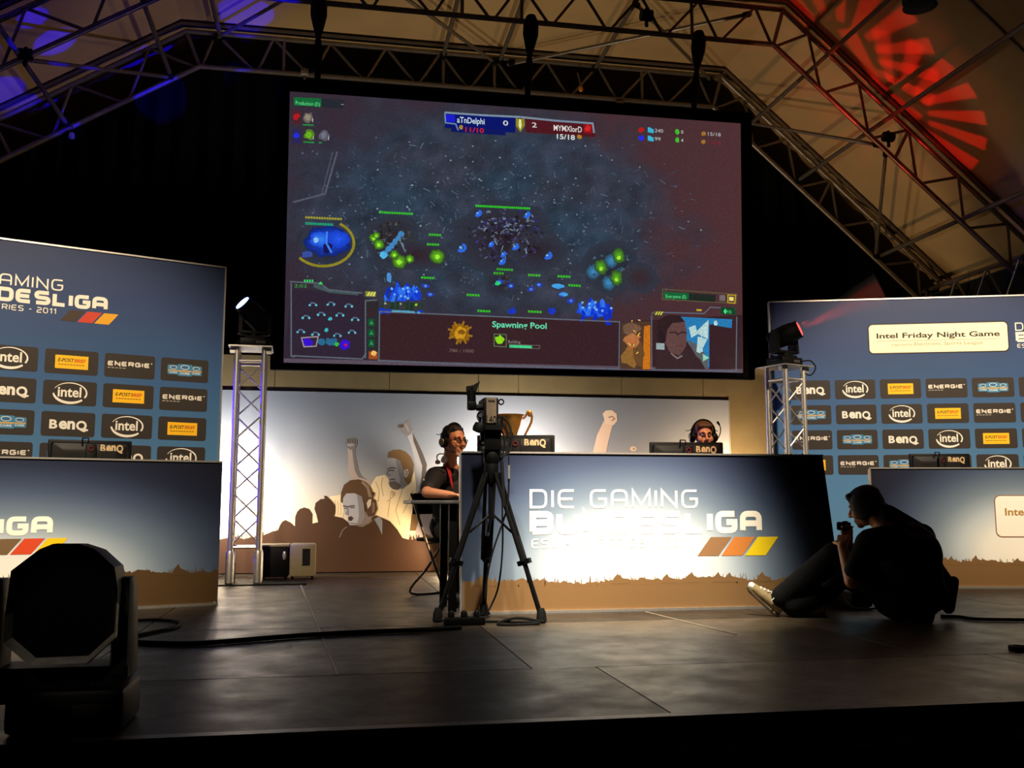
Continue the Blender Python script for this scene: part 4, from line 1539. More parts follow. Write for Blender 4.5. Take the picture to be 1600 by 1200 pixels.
def table(u0, u1, v0, v1, fr_o, rz, label, h=0.765):
    t = thing('folding_table', label, 'table', fr_o, 'tables behind the desk fronts', rz)
    part('tabletop', MB().box(((u0 + u1) / 2, (v0 + v1) / 2, h - .0125), (u1 - u0, v1 - v0, .025), bev=.006), TOPM, t, world=False)
    part('apron', MB().box(((u0 + u1) / 2, v0 + .06, h - .05), (u1 - u0 - .7, .03, .03)).box(((u0 + u1) / 2, v1 - .06, h - .05), (u1 - u0 - .7, .03, .03)), BLACKM, t, world=False)
    for u in (u0 + .30, u1 - .2):
        for v in (v0 + .09, v1 - .09):
            part('leg', MB().box((u, v, h / 2 - .012), (.055, .045, h - .026), bev=.006), BLACKM, t, world=False)
    return t


xl = at_y(641, 776, 6.75).x
table(xl, 2.15, 6.68, 7.40, (0, 0, 0), 0, 'grey-topped table where the player in glasses leans, left end sticking out')
table(2.2, 3.6, 6.68, 7.40, (0, 0, 0), 0, 'table behind the centre desk front under the right-hand player\'s monitor')
table(-2.7, -0.08, .10, .82, LD.o, LD.a, 'table hidden behind the left desk front under its monitor')
table(.08, 2.5, .10, .82, RD.o, RD.a, 'table hidden behind the right desk front under its monitors')


# ------------------------------------------------------------------ monitors
def monitor(label, loc, rz, top_z, wd=.575):
    h = .34
    zc = top_z - .765 - h / 2
    t = thing('monitor', label, 'monitor', loc, 'monitors on the player tables', rz)
    mb = MB().box((0, 0, zc), (wd, .028, h), bev=.008)
    part('bezel', mb, BLACKP, t, world=False)
    rr = []
    for y, kx, kz in ((-.012, .94, .90), (-.030, .90, .84), (-.044, .70, .62), (-.047, .60, .5)):
        rr.append([V((sx * wd / 2 * kx, y, zc + sz * h / 2 * kz)) for sx, sz in ((-1, -.9), (-.96, -1), (.96, -1), (1, -.9), (1, .9), (.96, 1), (-.96, 1), (-1, .9))])
    part('back_shell', MB().loft(rr), mat('dark_glossy_plastic', (13, 11, 11), 0.45, 0, .15, 30, 0, .3), t, world=False)
    part('panel', MB().box((0, .0145, zc + .005), (wd - .04, .002, h - .05)), mat('lcd_panel', (30, 34, 44), .2, 0, .2, 8, emit=(120, 140, 170), estr=.25), t, world=False)
    part('neck', MB().box((0, -.062, (zc + .13) / 2 + .01), (.075, .03, zc + .13), bev=.008), BLACKP, t, world=False)
    part('cable_ring', MB().tube([V((.0 + .016 * math.cos(a), -.080, zc + .104 + .016 * math.sin(a))) for a in [i * math.pi / 8 for i in range(17)]], .004, 6), mat('red_plastic', (92, 12, 18), .5), t, world=False)
    part('headset_hook', MB().tube([(-.06, -.05, zc + h / 2 - .03), (-.06, -.055, zc + h / 2 + .012), (-.02, -.055, zc + h / 2 + .012), (-.02, -.05, zc + h / 2 - .03)], .006, 6), BLACKP, t, world=False)
    part('base', MB().lathe([(.13, 0), (.13, .008), (.11, .016), (.03, .02)], (0, -.03, .0), n=24), BLACKP, t, world=False)
    A = Art(0.0)
    u, v, k = .065, zc + h / 2 - .082, .052
    A.text('B', u, v, k, (196, 168, 128), 1, 1, .035, 'L', .035)
    A.text('en', u + .040, v, k * 1.3, (196, 168, 128), 1, 1, .04, 'L', .068)
    A.text('Q', u + .112, v - .003, k * 1.04, (196, 168, 128), 1, 1, .035, 'L', .046)
    A.build('badge', [PRINT], t, off=(0, -.0455, 0))
    return t


def mon_at(px, py, y, label, rz):
    p = at_y(px, py, y)
    return monitor(label, (p.x, y, .765), rz, p.z)


mon_at(1072, 691, 7.05, 'black monitor with its back to us, in front of the right-hand player', RAD(-6))
mon_at(806, 680, 7.02, 'black angled monitor right of the video camera, below the trophy', RAD(-14))
mon_at(142, 688, 7.66, 'lone black monitor standing behind the left desk front', RAD(17))
mon_at(1467, 709, 8.36, 'black monitor behind the right desk front, left of the frame edge', RAD(-11))
mon_at(1662, 704, 8.28, 'black monitor cut by the right edge of the frame', RAD(-14))

# ------------------------------------------------------------------ trophy
GOLD = mat('gold', (228, 170, 84), .42, .8, .1, 20)
tp = at_y(797, 690, 7.32)
t = thing('trophy', 'gold two-handled trophy cup standing behind the video camera', 'trophy', (tp.x, 7.32, .765))
x0, y0 = tp.x, 7.32
part('base', MB().lathe([(.07, .765), (.07, .83), (.055, .835), (.055, .86), (.03, .88)], (x0, y0, 0), n=20), mat('black_marble', (20, 18, 17), .2), t)
part('stem', MB().lathe([(.03, .87), (.016, .90), (.016, .98), (.03, 1.0), (.016, 1.03), (.02, 1.10), (.034, 1.16)], (x0, y0, 0), n=20), GOLD, t)
tz = at_y(797, 648, 7.32).z
part('cup', MB().lathe([(.02, 1.15), (.03, 1.20), (.05, 1.26), (.072, 1.32), (.098, tz - .01), (.112, tz), (.095, tz - .006), (.06, 1.30), (.02, 1.2)], (x0, y0, 0), n=24), GOLD, t)
for s in (-1, 1):
    hp = [(x0 + s * .05, y0, 1.18), (x0 + s * .10, y0, 1.24), (x0 + s * .165, y0, tz - .06), (x0 + s * .17, y0, tz + .0), (x0 + s * .145, y0, tz + .03), (x0 + s * .125, y0, tz - .005), (x0 + s * .10, y0, tz - .03)]
    part('handle', MB().tube(hp, .009, 8, smooth=4).ell((x0 + s * .155, y0, tz + .012), (.02, .014, .028)), GOLD, t)


# ------------------------------------------------------------------ truss towers
def truss_tower(label, loc, rz, h, plate):
    t = thing('truss_tower', label, 'truss tower', loc, 'upright lattice towers', rz)
    s = .125
    part('base_plate', MB().box((plate[0], 0, .006), (plate[1], .46, .012)), BLACKM, t, world=False)
    part('top_plate', MB().box((0, 0, h + .006), (.40, .40, .012)).box((-.165, -.12, h - .03), (.05, .05, .05)).box((.165, -.12, h - .03), (.05, .05, .05)), ALU, t, world=False)
    for sx in (-1, 1):
        for sy in (-1, 1):
            lg = part('leg', MB().tube([(sx * s, sy * s, .012), (sx * s, sy * s, h)], .026, 14), ALU, t, world=False)
            part('sleeve', MB().lathe([(.033, .012), (.04, .02), (.04, .28), (.03, .31)], (sx * s, sy * s, 0), n=14), ALU, lg, world=False)
    for z in (.34, h - .13):
        for (a, c) in (((-s, -s), (s, -s)), ((s, -s), (s, s)), ((s, s), (-s, s)), ((-s, s), (-s, -s))):
            part('crossbar', MB().tube([(a[0], a[1], z), (c[0], c[1], z)], .014, 8), ALU, t, world=False)
    n = 7
    z0, z1 = .36, h - .15
    for fi, (a, c) in enumerate((((-s, -s), (s, -s)), ((s, -s), (s, s)), ((s, s), (-s, s)), ((-s, s), (-s, -s)))):
        for i in range(n):
            za, zb = z0 + (z1 - z0) * i / n, z0 + (z1 - z0) * (i + 1) / n
            p, q = (a, c) if i % 2 == 0 else (c, a)
            part('brace', MB().tube([(p[0], p[1], za), (q[0], q[1], zb)], .0085, 6), ALU, t, world=False)
    return t


lt = at_z(379, 914, .0)
TLX, TLY = lt.x - .0, lt.y + .13
TLH = at_y(384, 543, TLY - .12).z
truss_tower('aluminium truss tower on the left with blue light on its top', (TLX, TLY, 0), RAD(2), TLH, (.17, .80))
TRY = 9.08
rt = at_y(1226, 575, TRY)
TRX, TRH = rt.x + .0, rt.z
truss_tower('aluminium truss tower on the right with a red moving head on top', (TRX, TRY, 0), RAD(20), TRH, (0, .44))


# ------------------------------------------------------------------ moving heads
def moving_head(label, loc, rz, axis, lens_rgb, lens_e, k=1.0):
    """base, yoke and a barrel head; axis is the aiming direction in world space"""
    t = thing('moving_head', label, 'stage light', loc, None, rz)
    part('base', MB().box((0, 0, .05 * k), (.33 * k, .27 * k, .10 * k), bev=.012 * k).box((0, 0, .112 * k), (.22 * k, .2 * k, .03 * k)), BLACKP, t, world=False)
    part('display', MB().box((.06 * k, -.137 * k, .055 * k), (.10 * k, .004, .03 * k)), mat('display_panel', (60, 58, 54), .3), t, world=False)
    for sx in (-1, 1):
        part('carry_handle', MB().tube([(sx * .165 * k, -.07 * k, .06 * k), (sx * .19 * k, -.06 * k, .065 * k), (sx * .19 * k, .06 * k, .065 * k), (sx * .165 * k, .07 * k, .06 * k)], .008 * k, 6), BLACKP, t, world=False)
    mb = MB().lathe([(.07 * k, .125 * k), (.07 * k, .16 * k)], n=20).box((0, 0, .17 * k), (.31 * k, .13 * k, .04 * k), bev=.01 * k)
    for sx in (-1, 1):
        mb.prism([(-.075 * k, .16 * k), (.075 * k, .16 * k), (.06 * k, .36 * k), (.035 * k, .43 * k), (-.035 * k, .43 * k), (-.06 * k, .36 * k)], (sx * .155 * k - .02 * k, 0, 0), (0, 1, 0), (0, 0, 1), (.04 * k, 0, 0))
    part('yoke', mb, BLACKP, t, world=False)
    ax = Matrix.Rotation(-rz, 3, 'Z') @ V(axis).normalized()
    c = V((0, 0, .37 * k))
    mb = MB().lathe([(.07 * k, -.19 * k), (.10 * k, -.17 * k), (.118 * k, -.08 * k), (.125 * k, .03 * k), (.12 * k, .10 * k), (.108 * k, .16 * k), (.108 * k, .20 * k), (.095 * k, .20 * k), (.092 * k, .185 * k)], c, ax, 24)
    hd = part('head', mb, BLACKP, t, world=False)
    part('lens', MB().lathe([(.001, .182 * k), (.05 * k, .212 * k), (.086 * k, .204 * k), (.088 * k, .178 * k)], c, ax, 24), mat('lens_' + ('blue' if lens_rgb[2] > 200 else 'red'), (30, 30, 34), .1, emit=lens_rgb, estr=lens_e), hd, world=False)
    for a in range(8):
        d = ax.orthogonal().normalized()
        d.rotate(Matrix.Rotation(a * math.pi / 4, 3, ax).to_quaternion())
        mbf = MB().bar(c - ax * .16 * k + d * .105 * k, c - ax * .02 * k + d * .124 * k, .012 * k, .012 * k)
        part('cooling_fin', mbf, BLACKP, hd, world=False)
    return t, V(loc) + Matrix.Rotation(rz, 3, 'Z') @ (c + ax * .22 * k)


ml, bl_lens = moving_head('moving head with a glowing blue lens on the left truss tower', (TLX + .02, TLY, TLH + .012), RAD(10), (-.66, -.42, .62), (120, 150, 255), 9, .86)
mr, rd_lens = moving_head('moving head with a red lens on the right truss tower', (TRX, TRY, TRH + .012), RAD(20), (.77, -.52, .37), (255, 60, 50), 4.0, .86)
t = thing('power_cable', 'short looped black cable behind the right moving head', 'cable', (TRX + .2, TRY, TRH))
part('lead', MB().tube([(TRX + .15, TRY - .05, TRH + .06), (TRX + .24, TRY - .08, TRH + .07), (TRX + .30, TRY - .08, TRH + .0), (TRX + .24, TRY - .07, TRH - .08), (TRX + .14, TRY - .08, TRH - .03)], .007, 6, smooth=5), RUBBER, t)


# coloured beams with rotating pattern wheels
def gobo_spot(name, loc, target, power, color, angle, kind):
    o = spot(name, loc, target, power, color, angle, .15, .02)
    near = o.rotation_euler.to_matrix().inverted() @ V((0, -1, 0))
    mask = math.atan2(near.y, near.x)
    d = o.data
    d.use_nodes = True
    nt = d.node_tree
    em = nt.nodes['Emission']
    tc = nt.nodes.new('ShaderNodeTexCoord')
    sp = nt.nodes.new('ShaderNodeSeparateXYZ')
    nt.links.new(tc.outputs['Normal'], sp.inputs[0])

    def M2(op, a, c=None, v=None):
        n = nt.nodes.new('ShaderNodeMath')
        n.operation = op
        for i, x in enumerate((a, c)):
            if x is None:
                continue
            if isinstance(x, (int, float)):
                n.inputs[i].default_value = x
            else:
                nt.links.new(x, n.inputs[i])
        return n.outputs[0]
    az = M2('ABSOLUTE', sp.outputs['Z'])
    u = M2('DIVIDE', sp.outputs['X'], az)
    v = M2('DIVIDE', sp.outputs['Y'], az)
    rr = M2('SQRT', M2('ADD', M2('MULTIPLY', u, u), M2('MULTIPLY', v, v)))
    th = M2('ARCTAN2', v, u)
    if kind == 'fan':
        wedge = M2('GREATER_THAN', M2('SINE', M2('MULTIPLY', th, 17.0)), -0.05)
        ring = M2('MULTIPLY', M2('GREATER_THAN', rr, .12), M2('LESS_THAN', rr, .34))
        half = M2('GREATER_THAN', M2('ADD', M2('MULTIPLY', u, math.cos(mask)), M2('MULTIPLY', v, math.sin(mask))), -.02)
        ring = M2('MULTIPLY', ring, M2('ADD', M2('MULTIPLY', half, .9), .1))
        out = M2('ADD', M2('MULTIPLY', wedge, ring), .05)
    else:
        nz = nt.nodes.new('ShaderNodeTexVoronoi')
        cb = nt.nodes.new('ShaderNodeCombineXYZ')
        nt.links.new(u, cb.inputs[0])
        nt.links.new(v, cb.inputs[1])
        nt.links.new(cb.outputs[0], nz.inputs['Vector'])
        nz.inputs['Scale'].default_value = 4.2
        dots = M2('LESS_THAN', nz.outputs['Distance'], .40)
        out = M2('ADD', M2('MULTIPLY', dots, 1.0), .04)
    nt.links.new(out, em.inputs['Strength'])
    return o


def on_roof(px, py):
    # where a line of sight meets the right slope of the roof sheet
    (x0, z0), (x1, z1) = FAB[2], FAB[3]
    n = V((z0 - z1, 0, x1 - x0))
    d = px_ray(px, py)
    return EYE + d * ((V((x0, 0, z0)) - EYE).dot(n) / d.dot(n))


gobo_spot('blue_beam', bl_lens, (-2.4, 9.75, 6.0), 2000, (.004, .0, 1.0), 68, 'dots')
gobo_spot('red_beam', rd_lens, on_roof(1316, 82), 260, (1.0, .02, .015), 50, 'fan')
gobo_spot('red_beam', rd_lens, on_roof(1400, 172), 260, (1.0, .02, .015), 50, 'fan')

# faint haze in the red beam just outside the lens
hz = bpy.data.materials.new('stage_haze')
hz.use_nodes = True
hz.node_tree.nodes.clear()
_o = hz.node_tree.nodes.new('ShaderNodeOutputMaterial')
_v = hz.node_tree.nodes.new('ShaderNodeVolumeScatter')
_v.inputs['Density'].default_value = 0.09
_v.inputs['Anisotropy'].default_value = 0.2
hz.node_tree.links.new(_v.outputs['Volume'], _o.inputs['Volume'])
_d = V((.77, -.52, .37)).normalized()
spot('red_haze_beam', rd_lens + _d * .01, rd_lens + _d, 260, (1.0, .03, .02), 20, .3, .02)
solo('haze', MB().lathe([(.05, .02), (.20, .85)], rd_lens, _d, 20), hz, 'faint red beam of haze rising from the right moving head', 'haze', rd_lens, kind='stuff')

# ------------------------------------------------------------------ big moving head in the foreground, stage left
mh = at_z(100, 1146, 0)
hx, hy = mh.x, 3.62
fp = lambda px, py, y=hy - .14: at_y(px, py, y)
t = thing('moving_head', 'big dark moving head in the left foreground at the stage edge', 'stage light', (hx, hy, 0))
part('base', MB().box((hx, hy, .07), (.37, .30, .14), bev=.02), BLACKP, t)
part('display', MB().box((hx + .09, hy - .152, .07), (.13, .004, .045)), mat('display_panel', (60, 58, 54), .3), t)
pr, pl_ = at_y(195, 1000, hy), at_y(-6, 1000, hy)
half = (pr.x - pl_.x) / 2
cx = (pr.x + pl_.x) / 2
zt, zb = at_y(195, 901, hy).z, at_y(195, 1062, hy).z
mb = MB().lathe([(.10, .14), (.10, .17)], (hx, hy, 0), n=24)
mb.prism([(-half - .03, zb + .02), (-half + .03, zb - .055), (half - .03, zb - .055), (half + .03, zb + .02), (half + .03, zb + .06), (-half - .03, zb + .06)], (cx, hy - .08, 0), (1, 0, 0), (0, 0, 1), (0, .16, 0))
for s in (-1, 1):
    rr = []
    for z, w, d in ((zb + .03, .034, .085), (zb + .10, .034, .08), (zt - .12, .030, .07), (zt - .03, .024, .055), (zt, .018, .04)):
        rr.append([V((cx + s * half + a * w, hy + c * d, z)) for a, c in ((-1, -.7), (-.7, -1), (.7, -1), (1, -.7), (1, .7), (.7, 1), (-.7, 1), (-1, .7))])
    mb.loft(rr)
yk = part('yoke', mb, BLACKP, t)
# the head: octagonal hood towards us, rounded back
oct_px = [(5, 1005), (46, 1040), (136, 1036), (180, 996), (184, 918), (179, 886), (148, 858), (124, 850), (82, 850), (62, 858), (17, 892), (8, 960)]
fr_ = [fp(x, y) for x, y in oct_px]
cc = sum(fr_, V((0, 0, 0))) / len(fr_)
rings = []
for dy, k in ((0, .93), (.0, 1.0), (.05, 1.0), (.12, .98), (.20, .93), (.27, .82), (.32, .62), (.335, .4)):
    rings.append([V((cc.x + (p.x - cc.x) * k, p.y + dy, cc.z + (p.z - cc.z) * k)) for p in fr_])
hd = part('head', MB().loft(rings), BLACKP, t)
hood = []
for i in (0, 1, 2, 3):
    pass
mb = MB()
lowpts = [fp(x, y, hy - .19) for x, y in [(7, 962), (5, 1005), (46, 1040), (136, 1036), (180, 996), (183, 944)]]
ins = [V((cc.x + (p.x - cc.x) * .925, hy - .142, cc.z + (p.z - cc.z) * .925)) for p in lowpts]
for i in range(5):
    q_ = [lowpts[i], lowpts[i + 1], ins[i + 1], ins[i]]
    bk_ = [V((p.x, p.y + .03, p.z - .004)) for p in q_]
    mb.add(q_ + bk_, [(0, 1, 2, 3), (4, 7, 6, 5), (0, 4, 5, 1), (1, 5, 6, 2), (2, 6, 7, 3), (3, 7, 4, 0)])
part('bevel_rim', mb, mat('lit_rim_plastic', (150, 146, 138), .45, 0, .2, 30), hd, smooth=False, label='lower rim coloured pale as if lit')  # rim colour lightened to stand in for light falling on it
fc = [V((cc.x + (p.x - cc.x) * .90, p.y - .001, cc.z + (p.z - cc.z) * .90)) for p in fr_]
part('front_glass', MB().add(fc + [p + V((0, .01, 0)) for p in fc], [tuple(range(12))] + [tuple(range(12, 24))[::-1]] + [(i, (i + 1) % 12, 12 + (i + 1) % 12, 12 + i) for i in range(12)]), mat('dark_glass', (6, 6, 7), .25, 0, .1), hd, smooth=False)

# ------------------------------------------------------------------ equipment beside the left tower
p = at_z(470, 908, 0)
t = thing('equipment_case', 'small cream equipment case with a dark opening beside the left tower', 'case', (p.x - .1, 9.9, 0))
x0, x1 = at_y(452, 880, 9.80).x, at_y(493, 880, 9.80).x
zt = at_y(470, 852, 9.80).z
part('shell', MB().box(((x0 + x1) / 2, 9.97, .02 + zt / 2), (x1 - x0, .34, zt - .02), bev=.02), CREAM, t)
part('opening', MB().box(((x0 + x1) / 2 + .035, 9.798, zt * .66), (.075, .01, .16)), mat('black_void', (5, 5, 5), .9), t)
for x in (x0 + .03, x1 - .03):
    part('foot', MB().lathe([(.012, 0), (.014, .03)], (x, 9.86, 0), n=10), RUBBER, t)
xa = at_y(404, 880, 9.80).x
t = thing('amplifier_rack', 'black box with a pale lid edge between the left tower and cream case', 'rack', ((xa + x0) / 2, 9.97, 0))
part('body', MB().box(((xa + x0) / 2 - .005, 10.01, .02 + (zt - .03) / 2), (x0 - xa - .012, .36, zt - .04), bev=.01), BLACKP, t)
part('lid', MB().box(((xa + x0) / 2 - .005, 10.01, zt - .005), (x0 - xa, .38, .02), bev=.005), CREAM, t)
part('bracket', MB().ell((x0 - .05, 9.815, zt - .10), (.02, .012, .045)), ALU, t)
for x in (xa + .04, x0 - .04):
    part('foot', MB().lathe([(.012, 0), (.014, .04)], (x, 9.95, 0), n=10), RUBBER, t)


# ------------------------------------------------------------------ cables on the stage floor
def cable(label, pts, r=.011):
    q = [V((p.x, p.y, r)) for p in (at_z(x, y, 0) for x, y in pts)]
    return solo('cable', MB().tube(q, r, 6, smooth=5), RUBBER, label, 'cable', (q[0].x, q[0].y, 0))


cable('long black cable running across the stage from the left moving head', [(150, 1000), (215, 1008), (300, 1010), (370, 1005), (430, 1000), (500, 995), (580, 991), (660, 988), (720, 984)], .014)
cable('black cable loop on the floor behind the foreground moving head', [(130, 975), (205, 972), (250, 971), (280, 975), (272, 983), (240, 990), (205, 997), (170, 1000)], .010)
cable('black cable leading from the photographer to the right edge', [(1470, 966), (1500, 967), (1520, 970), (1560, 971), (1640, 972)], .012)
t = thing('power_strip', 'black power strip lying under the tripod', 'power strip', at_z(735, 975, 0))
p = at_z(725, 977, 0)
part('body', MB().box((p.x, p.y, .025), (.26, .07, .05), Matrix.Rotation(.1, 3, 'Z'), .01), BLACKP, t)
for i in range(3):
    part('plug', MB().lathe([(.022, .045), (.022, .075), (.012, .09)], (p.x - .08 + i * .08, p.y, 0), n=10), BLACKP, t)
part('lead', MB().tube([(p.x + .12, p.y, .02), (p.x + .3, p.y + .04, .01), (p.x + .46, p.y - .04, .01), (p.x + .38, p.y - .1, .01), (p.x + .2, p.y - .06, .01), (p.x + .34, p.y + .06, .03), (p.x + .5, p.y + .0, .01)], .009, 6, smooth=5), RUBBER, t)
p = at_z(1592, 1016, 0)
solo('tape_roll', MB().lathe([(.03, 0), (.05, 0), (.05, .022), (.03, .022)], p, n=20, caps=False), RUBBER, 'small black roll on the stage at the right edge', 'tape', p)

# ------------------------------------------------------------------ video camera on a tripod
TY = 6.27
top = at_y(768, 744, TY)
ft = [at_z(684, 972, 0), at_z(846, 973, 0), at_z(756, 962, 0)]
t = thing('tripod', 'black video tripod with double-tube legs in front of the centre desk', 'tripod', (top.x, TY, 0))
hub = V((top.x, TY, top.z + .02))
part('crown', MB().lathe([(.03, -.07), (.042, -.04), (.048, .02), (.045, .06), (.04, .08)], hub, n=16), BLACKM, t)
for i, f in enumerate(ft):
    f = V((f.x, f.y, .03))
    d = (f - hub)
    side = d.cross(V((0, 0, 1))).normalized()
    s0 = hub + V((d.x, d.y, 0)).normalized() * .04
    mid = s0 + (f - s0) * .62
    mb = MB()
    for s in (-1, 1):
        mb.tube([s0 + side * s * .030, mid + side * s * .026], .013, 8)
    lg = part('leg', mb, BLACKM, t)
    part('lower_tube', MB().tube([s0 + (f - s0) * .45, f], .016, 8), BLACKM, lg)
    part('clamp', MB().bar(mid - (f - s0) * .012, mid + (f - s0) * .02, .085, .04, side), BLACKM, lg)
    fw = V((d.x, d.y, 0)).normalized()
    part('foot', MB().lathe([(.022, -.03), (.035, -.02), (.03, .03), (.018, .06)], f, n=10), RUBBER, lg)
ctr = V((top.x - .01, TY + .02, 0))
part('centre_column', MB().tube([hub, hub - V((0, 0, .30))], .022, 10), BLACKM, t)
mb = MB()
for f in ft:
    f = V((f.x, f.y, .03))
    mb.tube([hub - V((0, 0, .26)), hub + (f - hub) * .42], .008, 6)
part('spreader', mb, BLACKM, t)
part('fluid_head', MB().lathe([(.045, .06), (.055, .09), (.055, .13), (.045, .15)], hub, n=16).box(hub + V((0, .0, .25)), (.115, .12, .21), bev=.012).lathe([(.028, -.075), (.03, -.05)], hub + V((0, 0, .24)), (1, 0, 0), 12), BLACKM, t)
part('pan_bar', MB().tube([hub + V((.05, .03, .2)), hub + V((.066, -.02, .06)), hub + V((.066, -.10, -.22))], .011, 8), BLACKM, t)

kx = at_y(768, 650, TY).x
ct, cb = at_y(768, 621, TY - .06).z, at_y(768, 664, TY - .06).z
w0, w1 = at_y(756, 640, TY - .06).x, at_y(779, 640, TY - .06).x
zc_, hc_ = (ct + cb) / 2, ct - cb
t = thing('video_camera', 'broadcast video camera with upright viewfinder on the tripod', 'video camera', (kx, TY, hub.z + .36))
cb0 = hub.z + .36
part('body', MB().box(((w0 + w1) / 2, TY + .06, zc_), (w1 - w0, .24, hc_), bev=.008), BLACKP, t)
bk = part('side_panel', MB().box(((w0 + w1) / 2, TY - .066, zc_ + .005), ((w1 - w0) * .68, .008, hc_ * .92)), mat('worn_beige_plate', (96, 82, 66), .5), t, label='beige rear plate with number')
A = Art(0.0)
A.text('140', (w0 + w1) / 2 - kx, cb - cb0 + .012, .052, (14, 12, 11), 2, 1, .0, 'C', (w1 - w0) * .66)
A.rect((w0 + w1) / 2 - kx - .022, ct - cb0 - .028, (w0 + w1) / 2 - kx + .022, ct - cb0 - .018, (44, 36, 30), 2)
o = A.build('number', [PRINT], bk, off=(0, -.0715, 0))
part('lens', MB().lathe([(.035, 0), (.04, .04), (.045, .12), (.05, .16), (.04, .165)], (kx, TY + .18, zc_), (0, 1, 0), 16), BLACKP, t)
part('plate', MB().box((kx, TY + .04, cb - .016), (.115, .26, .034)).box((kx, TY + .02, (cb - .02 + cb0) / 2), (.12, .14, cb - .02 - cb0), bev=.01), BLACKM, t)
# viewfinder: arm to the left, upright tube and eyecup
q = lambda px, py, y=TY: at_y(px, py, y)
mb = MB().tube([q(758, 636), q(744, 637)], .022, 10)
mb.box(q(737, 634), (.058, .06, .058), bev=.01)
mb.tube([q(737, 634), q(736, 606)], .029, 12)
vf = part('viewfinder', mb, BLACKP, t)
a0, a1, a2 = q(736, 610), q(738, 603), q(744, 599)
rr = [[q(729, 611), q(744, 612), q(744, 612) + V((0, .05, 0)), q(729, 611) + V((0, .05, 0))],
      [q(729, 604), q(746, 605), q(746, 605) + V((0, .05, 0)), q(729, 604) + V((0, .05, 0))],
      [q(738, 602.5), q(747, 603), q(747, 603) + V((0, .05, 0)), q(738, 602.5) + V((0, .05, 0))],
      [q(746, 598), q(749.5, 596), q(749.5, 596) + V((0, .05, 0)), q(746, 598) + V((0, .05, 0))]]
part('eyecup', MB().loft([[p - V((0, .025, 0)) for p in r] for r in rr]), RUBBER, vf)
c = q(783, 628)
part('strap_ring', MB().tube([c + V((.017 * math.cos(a), 0, .017 * math.sin(a))) for a in [i * math.pi / 8 for i in range(17)]], .005, 6), BLACKM, t)
part('focus_knob', MB().lathe([(.022, -.03), (.045, -.025), (.048, .0), (.04, .03), (.02, .035)], q(750, 669, TY - .02), (.3, 0, 1), 14), BLACKP, t)
c = q(753, 692)
part('tilt_lock', MB().tube([c + V((.014 * math.cos(a), 0, .014 * math.sin(a))) for a in [i * math.pi / 8 for i in range(17)]], .007, 6), BLACKM, t)
for k, pts in enumerate(([(780, 652), (790, 655), (797, 668), (800, 690), (796, 705), (782, 715)], [(780, 660), (788, 666), (794, 680), (794, 700), (784, 716)], [(779, 668), (786, 678), (788, 700), (780, 720)], [(757, 641), (748, 646), (747, 651), (754, 654)])):
    part('cable', MB().tube([q(x, y, TY - .02 + .02 * k) for x, y in pts], .007 if k < 3 else .004, 6, smooth=5), RUBBER, t)
# hanging signal cable with its connector
cp = [(795, 690), (795, 712), (795, 728)]
t = thing('signal_cable', 'black cable with a steel connector hanging from the video camera', 'cable', q(795, 690, TY - .08))
part('upper_lead', MB().tube([q(x, y, TY - .08) for x, y in cp], .004, 6), RUBBER, t)
part('connector', MB().tube([q(795, 727, TY - .08), q(795, 748, TY - .08)], [.009, .011, .011, .008], 10), ALU, t)
part('sleeve', MB().tube([q(795, 748, TY - .08), q(795, 756, TY - .08)], [.009, .005], 8), RUBBER, t)
part('lower_lead', MB().tube([q(795, 755, TY - .08), q(793, 790, TY - .08), q(786, 815, TY - .06), q(770, 862, TY - .05), q(760, 910, TY - .03), q(758, 945, TY), V((at_z(765, 962).x, at_z(765, 962).y, .012))], .006, 6, smooth=5), RUBBER, t)
part('return_lead', MB().tube([q(783, 720, TY + .05), q(785, 800, TY + .05), q(785, 860, TY + .05), q(779, 915, TY + .06), q(768, 945, TY + .1), V((at_z(758, 966).x, at_z(758, 966).y, .012))], .006, 6, smooth=5), RUBBER, t)
# ------------------------------------------------------------------ people
SKIN = mat('skin', (206, 142, 104), .5, 0, .05, 30)
SKIN2 = mat('skin_fair', (214, 150, 112), .5, 0, .05, 30)
HAIRD = mat('dark_hair', (26, 18, 13), .6, 0, .3, 90, .4)
HAIRB = mat('brown_hair', (84, 52, 28), .6, 0, .3, 90, .4)
HAIRK = mat('black_hair', (16, 13, 11), .55, 0, .3, 90, .4)
JERSEY = mat('black_jersey', (14, 13, 14), .75, 0, .15, 30, .2)
TEEB = mat('black_tee', (11, 11, 11), .85, 0, .15, 20, .3, .2)
DENIM = mat('dark_denim', (8, 9, 12), .85, 0, .2, 60, .3, .2)
EYEW = mat('eye_white', (210, 205, 198), .3, 0, .02)
EYED = mat('eye_dark', (28, 20, 16), .2, 0, .05)
RED = mat('red_trim', (180, 24, 30), .6, 0, .08)
SILVER = mat('silver_plastic', (150, 132, 104), .35, .4, .1)
WHITEP = mat('white_plastic', (236, 230, 222), .4, 0, .03)


def cap(p, q, r1, r2=None):
    return ('c', V(p), V(q), r1, r1 if r2 is None else r2)


def ell(c, rad, rot=None):
    return ('e', V(c), rad, rot)


